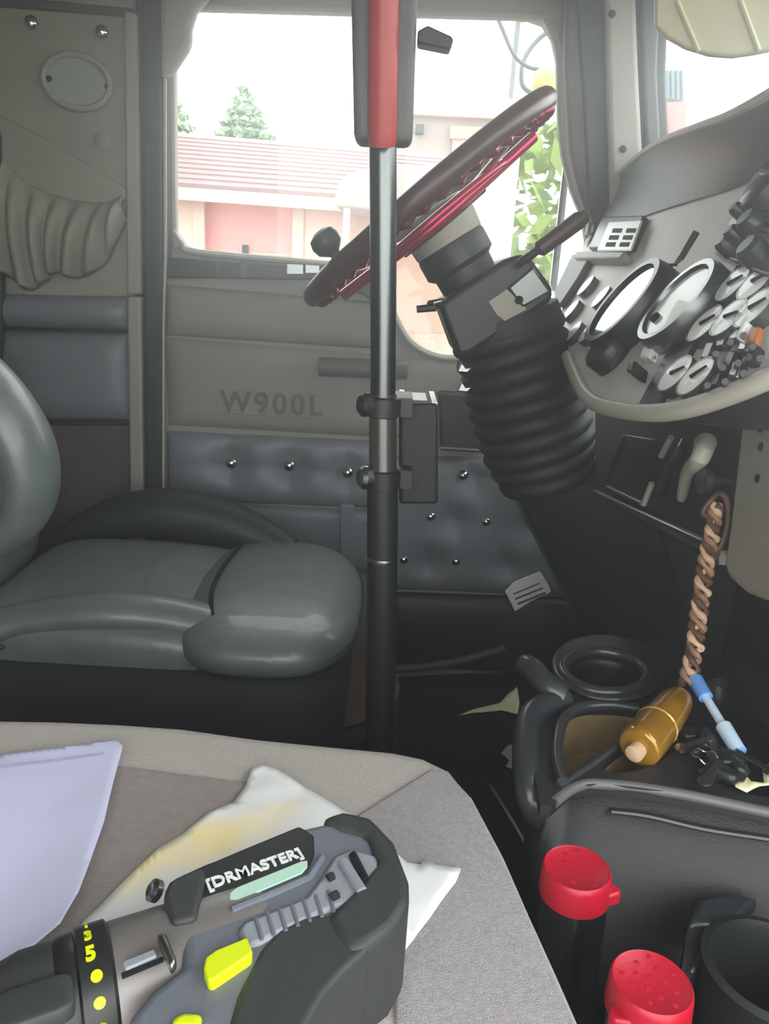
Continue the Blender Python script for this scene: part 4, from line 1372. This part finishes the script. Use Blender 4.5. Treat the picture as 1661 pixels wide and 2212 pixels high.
obj('lower_panel', prism(BM(), [pl1(x, y) for x, y in ((1284, 872), (1340, 888), (1420, 894), (1500, 880), (1604, 842), (1600, 1000), (1590, 1214), (1575, 1208), (1290, 1064), (1283, 1010))], dw * 0.30), M['black'], dash, True, 0.006, 3, 30)
obj('lower_edge', tube(BM(), [pl1(1288, 1064, 0.004), pl1(1440, 1140, 0.006), pl1(1568, 1200, 0.004)], [0.006, 0.010, 0.013], 10), M['bezel_grey'], dash)
fr = onlow('fuse_cover', [(1312, 1032), (1348, 938), (1420, 950), (1390, 1088)], 0.0, 0.004, M['bezel'], None, 0.001)
for a_, b_, r_, mm in (((1311, 1030), (1350, 942), 0.0035, 'steel'), ((1390, 1090), (1408, 1044), 0.0045, 'lip'), ((1428, 986), (1450, 944), 0.0045, 'lip'), ((1312, 1052), (1384, 1088), 0.003, 'steel')):
    obj('bright_strip', tube(BM(), [pl1(*a_, 0.006), pl1(*b_, 0.006)], r_, 8), M[mm], dash)
obj('valve_lever', tube(BM(), smooth_path([pl1(1430, 1060, 0.01), pl1(1448, 1010, 0.03), pl1(1470, 976, 0.035), pl1(1480, 954, 0.02)], 4), 0.0065, 10), M['steel'], dash)
obj('valve_lever', tube(BM(), smooth_path([pl1(1472, 1076, 0.01), pl1(1486, 1020, 0.03), pl1(1512, 990, 0.04), pl1(1524, 956, 0.025)], 4), [0.006 + 0.007 * (i / 12) for i in range(13)], 12), M['lip'], dash)
obj('pull_knob', lathe(BM(), pl1(1572, 1040, 0.0), dn1, [(0.006, 0), (0.006, 0.02), (0.016, 0.024), (0.016, 0.032), (0.001, 0.036)], 20), M['bezel_grey'], dash)
obj('bolt_head', lathe(BM(), pl1(1566, 1205, 0.004), dn1, [(0.009, 0), (0.009, 0.006), (0.0005, 0.008)], 8), M['lip'], dash)

# pale pod at the right of the lower panel
D2 = PY(1600, 1000, 0.82)


def pl2(x, y, off=0.0):
    return PL(x, y, D2 + dn1 * off, dn1)


pod = obj('center_pod', prism(BM(), [pl2(x, y) for x, y in ((1604, 856), (1661, 826), (1780, 760), (1880, 760), (1880, 1420), (1661, 1304), (1606, 1282), (1570, 1250), (1560, 1222), (1572, 1140), (1588, 1000))], dw * 0.30), M['dash_pod'], dash, True, 0.018, 4, 25)
for x, y in ((1644, 926), (1645, 966), (1638, 1034)):
    obj('screw', lathe(BM(), pl2(x, y, -0.0005), dn1, [(0.005, 0), (0.0045, 0.002), (0.0005, 0.0025)], 10), M['screw'], pod)

# cover at the foot of the column
YF = 1.40
pc = thing('pedal_cover', 'black plastic cover at the foot of the steering column', 'cover', PY(1200, 1200, YF))
obj('cover_panel', prism(BM(), ys([(1112, 1064), (1180, 1034), (1300, 1004), (1420, 1120), (1520, 1420), (1290, 1400), (1262, 1370)], YF), (0, 0.10, 0)), M['pedal_black'], pc, True, 0.008, 3, 25)
obj('cover_edge', tube(BM(), smooth_path(ys([(1180, 1036), (1122, 1056), (1114, 1070), (1190, 1224), (1262, 1366)], YF - 0.004), 4), 0.0035, 8), M['bezel_grey'], pc)
obj('support_leg', prism(BM(), ys([(1262, 1370), (1520, 1420), (1560, 1640), (1300, 1640)], YF + 0.03), (0, 0.05, 0)), M['void'], pc, False)

# ================================================================== CENTRE CONSOLE
ZC = 0.52
con = thing('center_console', 'dark plastic centre console with cup holder and trays', 'console', PZ(1420, 1600, 0.0))


def ell(cx, cy, rx, ry, tilt=0.0, n=36):
    out = []
    for k in range(n):
        t = 2 * math.pi * k / n
        x, y = rx * math.cos(t), ry * math.sin(t)
        out.append((cx + x * math.cos(tilt) - y * math.sin(tilt), cy + x * math.sin(tilt) + y * math.cos(tilt)))
    return out


def rnd(pts, n=5):
    return [(q.x, q.y) for q in smooth_path([V((x, y, 0)) for x, y in pts], n, True)]


cup = ell(1306, 1452, 92, 44, 0.12)
tray1 = rnd([(1212, 1560), (1250, 1528), (1320, 1524), (1378, 1534), (1392, 1556), (1330, 1612), (1250, 1664), (1212, 1690), (1200, 1630)])
tray2 = rnd([(1300, 1650), (1350, 1606), (1416, 1548), (1462, 1498), (1486, 1492), (1496, 1530), (1484, 1590), (1440, 1636), (1380, 1664), (1320, 1668)])
tray3 = rnd([(1520, 1478), (1570, 1470), (1640, 1546), (1700, 1640), (1720, 1720), (1640, 1720), (1560, 1690), (1500, 1620), (1504, 1540)])
top_out = [(1150, 1560), (1172, 1530), (1206, 1512), (1216, 1490), (1196, 1440), (1206, 1400), (1240, 1386), (1340, 1382), (1440, 1384), (1500, 1410), (1600, 1430), (1760, 1520), (1900, 1680), (1900, 1800), (1661, 1752), (1460, 1712), (1300, 1692), (1240, 1698), (1190, 1740), (1168, 1740), (1152, 1660)]
obj('top_panel', holed(BM(), zs(top_out, ZC), [zs(h_, ZC) for h_ in (cup, tray1, tray2, tray3)], (0, 0, -0.012)), M['console'], con, False)


def well(name, hole, depth, m, shrink=0.82):
    a = zs(hole, ZC - 0.002)
    c = sum(a, V((0, 0, 0))) / len(a)
    bm = BM()
    rows = []
    for f, s in ((0, 1.0), (0.3, 0.97), (0.7, 0.92), (0.92, shrink + 0.04), (1, shrink - 0.1)):
        rows.append([bm.verts.new(c + (p_ - c) * s - V((0, 0, depth * f))) for p_ in a])
    k = len(a)
    for i in range(len(rows) - 1):
        for j in range(k):
            bm.faces.new((rows[i][j], rows[i][(j + 1) % k], rows[i + 1][(j + 1) % k], rows[i + 1][j]))
    bm.faces.new(rows[-1])
    o = obj(name, bm, m, con)
    o.modifiers.new('thickness', 'SOLIDIFY').thickness = -0.002
    return o


well('cup_well', cup, 0.075, M['black'])
well('front_tray', tray1, 0.06, M['tray'])
well('middle_tray', tray2, 0.04, M['tray'])
well('side_tray', tray3, 0.03, M['black'])
obj('cup_rim', tube(BM(), zs(cup, ZC + 0.004), 0.007, 10, True), M['console_rim'], con)
obj('cup_collar', holed(BM(), zs(ell(1314, 1449, 124, 70, 0.12), ZC), [zs(cup, ZC)], (0, 0, 0.006)), M['console_rim'], con, True, 0.003, 2, 25)
obj('tray_rim', tube(BM(), smooth_path(zs([(1216, 1690), (1202, 1630), (1214, 1560), (1250, 1530), (1320, 1524), (1380, 1532)], ZC + 0.004), 5), 0.006, 10), M['console_rim'], con)
obj('tray_divider', tube(BM(), zs([(1206, 1700), (1290, 1644), (1400, 1560), (1470, 1490)], ZC + 0.001), 0.0036, 10), M['console_rim'], con)
# the bent hand rail on its left end
rail = smooth_path([PZ(1132, 1436, ZC + 0.02), PZ(1150, 1446, ZC + 0.022), PZ(1182, 1482, ZC + 0.015), PZ(1216, 1504, ZC + 0.008)], 5)
obj('wing', tube(BM(), rail, [0.012 + 0.004 * (i / 15) for i in range(16)], 12), M['console_rim'], con)
rail2 = smooth_path([PZ(1220, 1510, ZC + 0.004), PZ(1176, 1524, ZC + 0.004), PZ(1142, 1556, ZC + 0.002), PZ(1136, 1620, ZC - 0.004), PZ(1140, 1690, ZC - 0.012), PZ(1152, 1740, ZC - 0.028), PZ(1176, 1776, ZC - 0.055), PZ(1206, 1792, ZC - 0.085), PZ(1240, 1800, ZC - 0.10)], 5)
obj('hand_rail', tube(BM(), rail2, 0.0135, 14), M['console_rim'], con)
# body of the console
b_out = [(1164, 1560), (1216, 1500), (1206, 1410), (1250, 1390), (1440, 1390), (1600, 1436), (1760, 1524), (1896, 1684), (1896, 1796), (1661, 1748), (1460, 1708), (1300, 1690), (1240, 1696), (1192, 1734), (1166, 1700)]
bp = zs(b_out, ZC - 0.012)
bm = BM()
va = [bm.verts.new(p_) for p_ in bp]
cc_ = sum(bp, V((0, 0, 0))) / len(bp)
vb = [bm.verts.new(V((p_.x, p_.y, 0.0))) for p_ in bp]
for i in range(len(bp)):
    j = (i + 1) % len(bp)
    bm.faces.new((va[i], va[j], vb[j], vb[i]))
bo = obj('body', bm, M['console'], con, True)
bo.modifiers.new('thickness', 'SOLIDIFY').thickness = 0.004
obj('top_edge', tube(BM(), smooth_path([p_ + V((0, -0.001, 0)) for p_ in zs([(1196, 1732), (1240, 1700), (1300, 1692), (1460, 1712), (1661, 1754), (1890, 1800)], ZC - 0.003)], 5), 0.005, 10), M['worn_edge'], con)
nearf = PZ(1300, 1692, ZC - 0.012), PZ(1661, 1750, ZC - 0.012)
fd = (nearf[1] - nearf[0]).normalized()
fn_ = V((fd.y, -fd.x, 0))


def pcf(x, y, off=0.0):
    return PL(x, y, nearf[0] + fn_ * off, fn_)


obj('side_seam', tube(BM(), smooth_path([pcf(1320, 1752, 0.002), pcf(1400, 1762, 0.002), pcf(1520, 1790, 0.002), pcf(1661, 1812, 0.002), pcf(1800, 1836, 0.002)], 4), 0.003, 8), M['console_rim'], con)
# low shelf for bottles and the ring of the lower holder
sh = [pcf(1150, 1760, 0.0), pcf(1900, 1860, 0.0)]
z_sh = 0.27
s0, s1 = V((0.12, 0.58, 0)), V((0.62, 0.50, 0))
obj('bottle_shelf', prism(BM(), [V((0.155, 0.56, z_sh)), V((0.60, 0.50, z_sh)), V((0.60, 0.20, z_sh)), V((0.215, 0.20, z_sh)), V((0.185, 0.36, z_sh))], (0, 0, -z_sh)), M['void'], con, False)
rcx = PZ(1668, 2096, 0.43)
obj('holder_ring', lathe(BM(), rcx - V((0, 0, 0.10)), (0, 0, 1), [(0.038, 0), (0.046, 0.0), (0.054, 0.096), (0.055, 0.102), (0.048, 0.104), (0.046, 0.098), (0.036, 0.01), (0.0005, 0.008)], 40), M['black'], con)
obj('holder_arm', prism(BM(), [PZ(x, y, 0.425) for x, y in ((1484, 1996), (1512, 1938), (1580, 1928), (1640, 1936), (1600, 1980), (1548, 2004))], (0, 0, -0.02)), M['console_rim'], con, True, 0.005, 3)
obj('holder_edge', tube(BM(), smooth_path(zs([(1490, 2104), (1520, 2060), (1540, 2024), (1550, 2006)], 0.42), 4), 0.0028, 8), M['steel'], con)
obj('holder_post', prism(BM(), [PZ(1486, 2000, 0.42), PZ(1548, 2006, 0.42), PZ(1490, 2110, 0.42), PZ(1470, 2110, 0.42)], (0, 0, -0.15)), M['console'], con, False)

# ------------------------------------------------------------------ things in the console
am = thing('amber_case', 'glossy amber case lying across the console tray under the braided cord', 'case', PZ(1425, 1570, ZC))
a0, a1 = PZ(1378, 1618, ZC + 0.012), PZ(1472, 1502, ZC + 0.022)
axx = (a1 - a0)
obj('case_shell', tube(BM(), smooth_path([a0, a0.lerp(a1, 0.06), a0.lerp(a1, 0.25), a0.lerp(a1, 0.55), a0.lerp(a1, 0.85), a1], 5), [0.010, 0.0165, 0.019, 0.020, 0.0205, 0.021, 0.0212, 0.0213, 0.0214, 0.0214, 0.0213, 0.0212, 0.021, 0.0208, 0.0204, 0.02, 0.0195, 0.019, 0.0184, 0.0177, 0.017, 0.016, 0.0148, 0.013, 0.0105, 0.007], 20), M['amber'], am)
obj('case_band', lathe(BM(), a0.lerp(a1, 0.40), axx, [(0.0210, -0.0015), (0.0219, 0), (0.0210, 0.0015)], 24), mat('amber_band', (214, 170, 90), 0.2, 0.3), am)
obj('end_cap', lathe(BM(), a0 - axx.normalized() * 0.012, axx, [(0.004, 0), (0.0085, 0.002), (0.0085, 0.016)], 18), M['cord_tan'], am)

cd = thing('braided_cord', 'brown braided leather cord hanging from the dashboard into the console', 'cord', PZ(1490, 1478, ZC))
path = smooth_path([PY(1548, 1092, 0.835), PY(1538, 1150, 0.83), PY(1524, 1226, 0.82), PY(1512, 1310, 0.80), PY(1502, 1390, 0.775), PY(1486, 1476, 0.735)], 24)
ph0 = len(path)
for s in range(3):
    pts = []
    for i, c in enumerate(path):
        th = i * 0.36 + s * 2 * math.pi / 3
        w_ = 0.0045 + 0.0025 * min(1, i / 40)
        pts.append(c + V((math.cos(th) * w_, 0.6 * math.sin(th) * w_, 0.25 * math.sin(th * 0.5) * w_)))
    obj('strand', tube(BM(), pts, [0.0036 + 0.0009 * math.sin(i * 0.9 + s) for i in range(len(pts))], 8), (M['brown_cord'], M['cord_tan'], M['cord_dark'])[s], cd)
obj('loop', tube(BM(), smooth_path([PY(1540, 1120, 0.832), PY(1518, 1108, 0.832), PY(1536, 1080, 0.832), PY(1554, 1066, 0.836), PY(1570, 1082, 0.832), PY(1572, 1130, 0.832), PY(1556, 1180, 0.83), PY(1530, 1210, 0.825)], 6), 0.0032, 8), M['cord_dark'], cd)

bp_ = thing('blue_pen', 'blue and clear plastic pen standing in the side tray', 'pen', PZ(1560, 1590, ZC))
b0, b1_ = PZ(1596, 1624, ZC + 0.012), PZ(1500, 1466, ZC + 0.035)
obj('barrel', tube(BM(), [b0, b0.lerp(b1_, 0.32)], [0.0075, 0.008], 14), M['pale_blue'], bp_)
obj('shaft', tube(BM(), [b0.lerp(b1_, 0.30), b0.lerp(b1_, 0.74)], 0.0045, 12), M['pale_blue'], bp_)
obj('cap', tube(BM(), [b0.lerp(b1_, 0.72), b0.lerp(b1_, 0.98), b1_], [0.0075, 0.0085, 0.006], 14), M['blue'], bp_)
obj('tip', tube(BM(), [b0 - (b1_ - b0) * 0.02, b0], [0.004, 0.0072], 12), M['blue'], bp_)

ky = thing('key_bunch', 'dark bunch of keys and fobs heaped by the blue pen', 'keys', PZ(1545, 1630, ZC))
for i, (x, y, r_) in enumerate(((1502, 1588, .012), (1530, 1600, .013), (1548, 1632, .013), (1575, 1640, .012), (1500, 1615, .010), (1560, 1668, .012), (1536, 1672, .010), (1596, 1654, .010))):
    ang = i * 1.1
    rt = Matrix.Rotation(ang, 3, 'Z') @ Matrix.Rotation(0.4 * math.sin(i * 2), 3, 'X')
    obj('fob', blob(BM(), PZ(x, y, ZC + 0.004 + 0.004 * (i % 2)), (r_ * 1.3, r_ * 0.8, r_ * 0.5), 0.5, 0.5, 20, 10, None, rt), M['bezel'], ky)
for i, (x, y, a_) in enumerate(((1508, 1604, 0.3), (1540, 1612, 1.4), (1556, 1650, 2.2), (1542, 1662, 0.8), (1622, 1640, 2.5))):
    rt = Matrix.Rotation(a_, 3, 'Z')
    ax3 = (rt @ V((1, 0, 0.2)), rt @ V((0, 1, 0)), V((-0.2, 0, 1)))
    c = PZ(x, y, ZC + 0.014)
    bm = box(BM(), c, (0.014, 0.0032, 0.0009), ax3)
    lathe(bm, c - ax3[0] * 0.018, ax3[2], [(0.007, -0.0009), (0.007, 0.0009)], 14)
    obj('key', bm, M['steel'], ky, True)
kr = PZ(1524, 1634, ZC + 0.013)
obj('key_ring', tube(BM(), [kr + V((0.011 * math.cos(t * math.pi / 12), 0.011 * math.sin(t * math.pi / 12), 0.002 * math.sin(t))) for t in range(24)], 0.0011, 6, True), M['steel'], ky)


def flat_patch(name, label, pxs, Z, m, amp=0.002):
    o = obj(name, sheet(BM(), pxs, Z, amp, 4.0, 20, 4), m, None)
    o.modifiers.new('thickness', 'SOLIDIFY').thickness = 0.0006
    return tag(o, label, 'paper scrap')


flat_patch('paper_scrap', 'pale yellow scrap of paper at the right end of the console', [(1578, 1672), (1600, 1664), (1622, 1690), (1650, 1692), (1646, 1660), (1690, 1640), (1700, 1690), (1640, 1700), (1612, 1716), (1588, 1704)], ZC + 0.003, M['scrap'])  # sun patch on the console, built as a bright thin sheet
flat_patch('paper_scrap', 'pale yellow pointed scrap of paper on the dark floor beside the console', [(990, 1546), (1030, 1532), (1078, 1520), (1098, 1500), (1117, 1484), (1122, 1520), (1118, 1544), (1080, 1536), (1040, 1540)], 0.003, M['scrap'])  # sunlight on the floor, shaped as a pale sheet
flat_patch('paper_scrap', 'small grey scrap of paper on the floor left of the console rail', [(1082, 1628), (1096, 1612), (1114, 1606), (1116, 1668), (1092, 1656), (1100, 1644)], 0.003, M['grey_scrap'])
cable = obj('black_cable', tube(BM(), smooth_path(zs([(1060, 1700), (1110, 1780), (1150, 1850), (1176, 1880)], 0.05), 5), 0.006, 8), M['bezel_grey'], None)
tag(cable, 'dark cable on the floor between passenger seat and console', 'cable')


# ------------------------------------------------------------------ red capped cans
def can(label, x, y, tilt, tab_ang):
    c = PZ(x, y, 0.50)
    ax3 = V(tilt).normalized()
    foot = c - ax3 * (0.50 - z_sh) / ax3.z
    t = thing('spray_can', label, 'can', foot, 'black cans with red caps in the bottle shelf')
    H = (c - foot).length
    obj('body', lathe(BM(), foot, ax3, [(0.027, 0), (0.0275, 0.003), (0.0275, H - 0.045), (0.0268, H - 0.034), (0.0245, H - 0.026), (0.022, H - 0.022)], 32), M['can_black'], t)
    b = obj('cap', lathe(BM(), foot + ax3 * (H - 0.026), ax3, [(0.0255, 0), (0.0285, 0.001), (0.0288, 0.008), (0.0284, 0.012), (0.0282, 0.021), (0.0276, 0.025), (0.0262, 0.0265), (0.0250, 0.0255), (0.0005, 0.0255)], 40), M['cap_red'], t)
    a, b2 = frame_for(ax3)
    d_ = a * math.cos(tab_ang) + b2 * math.sin(tab_ang)
    sd = ax3.cross(d_)
    cc = foot + ax3 * (H - 0.024)
    obj('cap_tab', prism(BM(), [cc + d_ * 0.024 + sd * 0.011, cc + d_ * 0.036 + sd * 0.003, cc + d_ * 0.036 - sd * 0.003, cc + d_ * 0.024 - sd * 0.011], ax3 * 0.012), M['cap_red'], t, True, 0.002, 2)
    for i in range(14):
        th = i * 2.399
        rr = 0.0215 * math.sqrt((i + 0.5) / 14)
        q = foot + ax3 * (H - 0.0006) + (a * math.cos(th) + b2 * math.sin(th)) * rr
        obj('cap_dimple', lathe(BM(), q, ax3, [(0.0022, -0.0008), (0.0020, 0.0004), (0.0003, 0.0006)], 8), M['cap_red'], b)
    return t


can('black can with a red cap farther away, beside the seat edge', 1246, 1874, (-0.02, 0.03, 1), -1.85)
can('black can with a red cap nearest, at the bottom of the picture', 1408, 2120, (0.0, 0.03, 1), 2.1)

# haze volume added to the cab in place of the window's veiling glare
hz = bpy.data.materials.new('dusty_air')
hz.use_nodes = True
nt = hz.node_tree
nt.nodes.remove(nt.nodes['Principled BSDF'])
vs_ = nt.nodes.new('ShaderNodeVolumeScatter')
vs_.inputs['Density'].default_value = 0.28
vs_.inputs['Anisotropy'].default_value = 0.82
nt.links.new(vs_.outputs[0], nt.nodes['Material Output'].inputs['Volume'])
hzo = obj('cab_haze', box(BM(), (-0.48, 0.66, 0.76), (1.1, 1.06, 0.76)), hz, None, False)
tag(hzo, 'thin dusty haze filling the cab', 'haze', None, 'stuff')
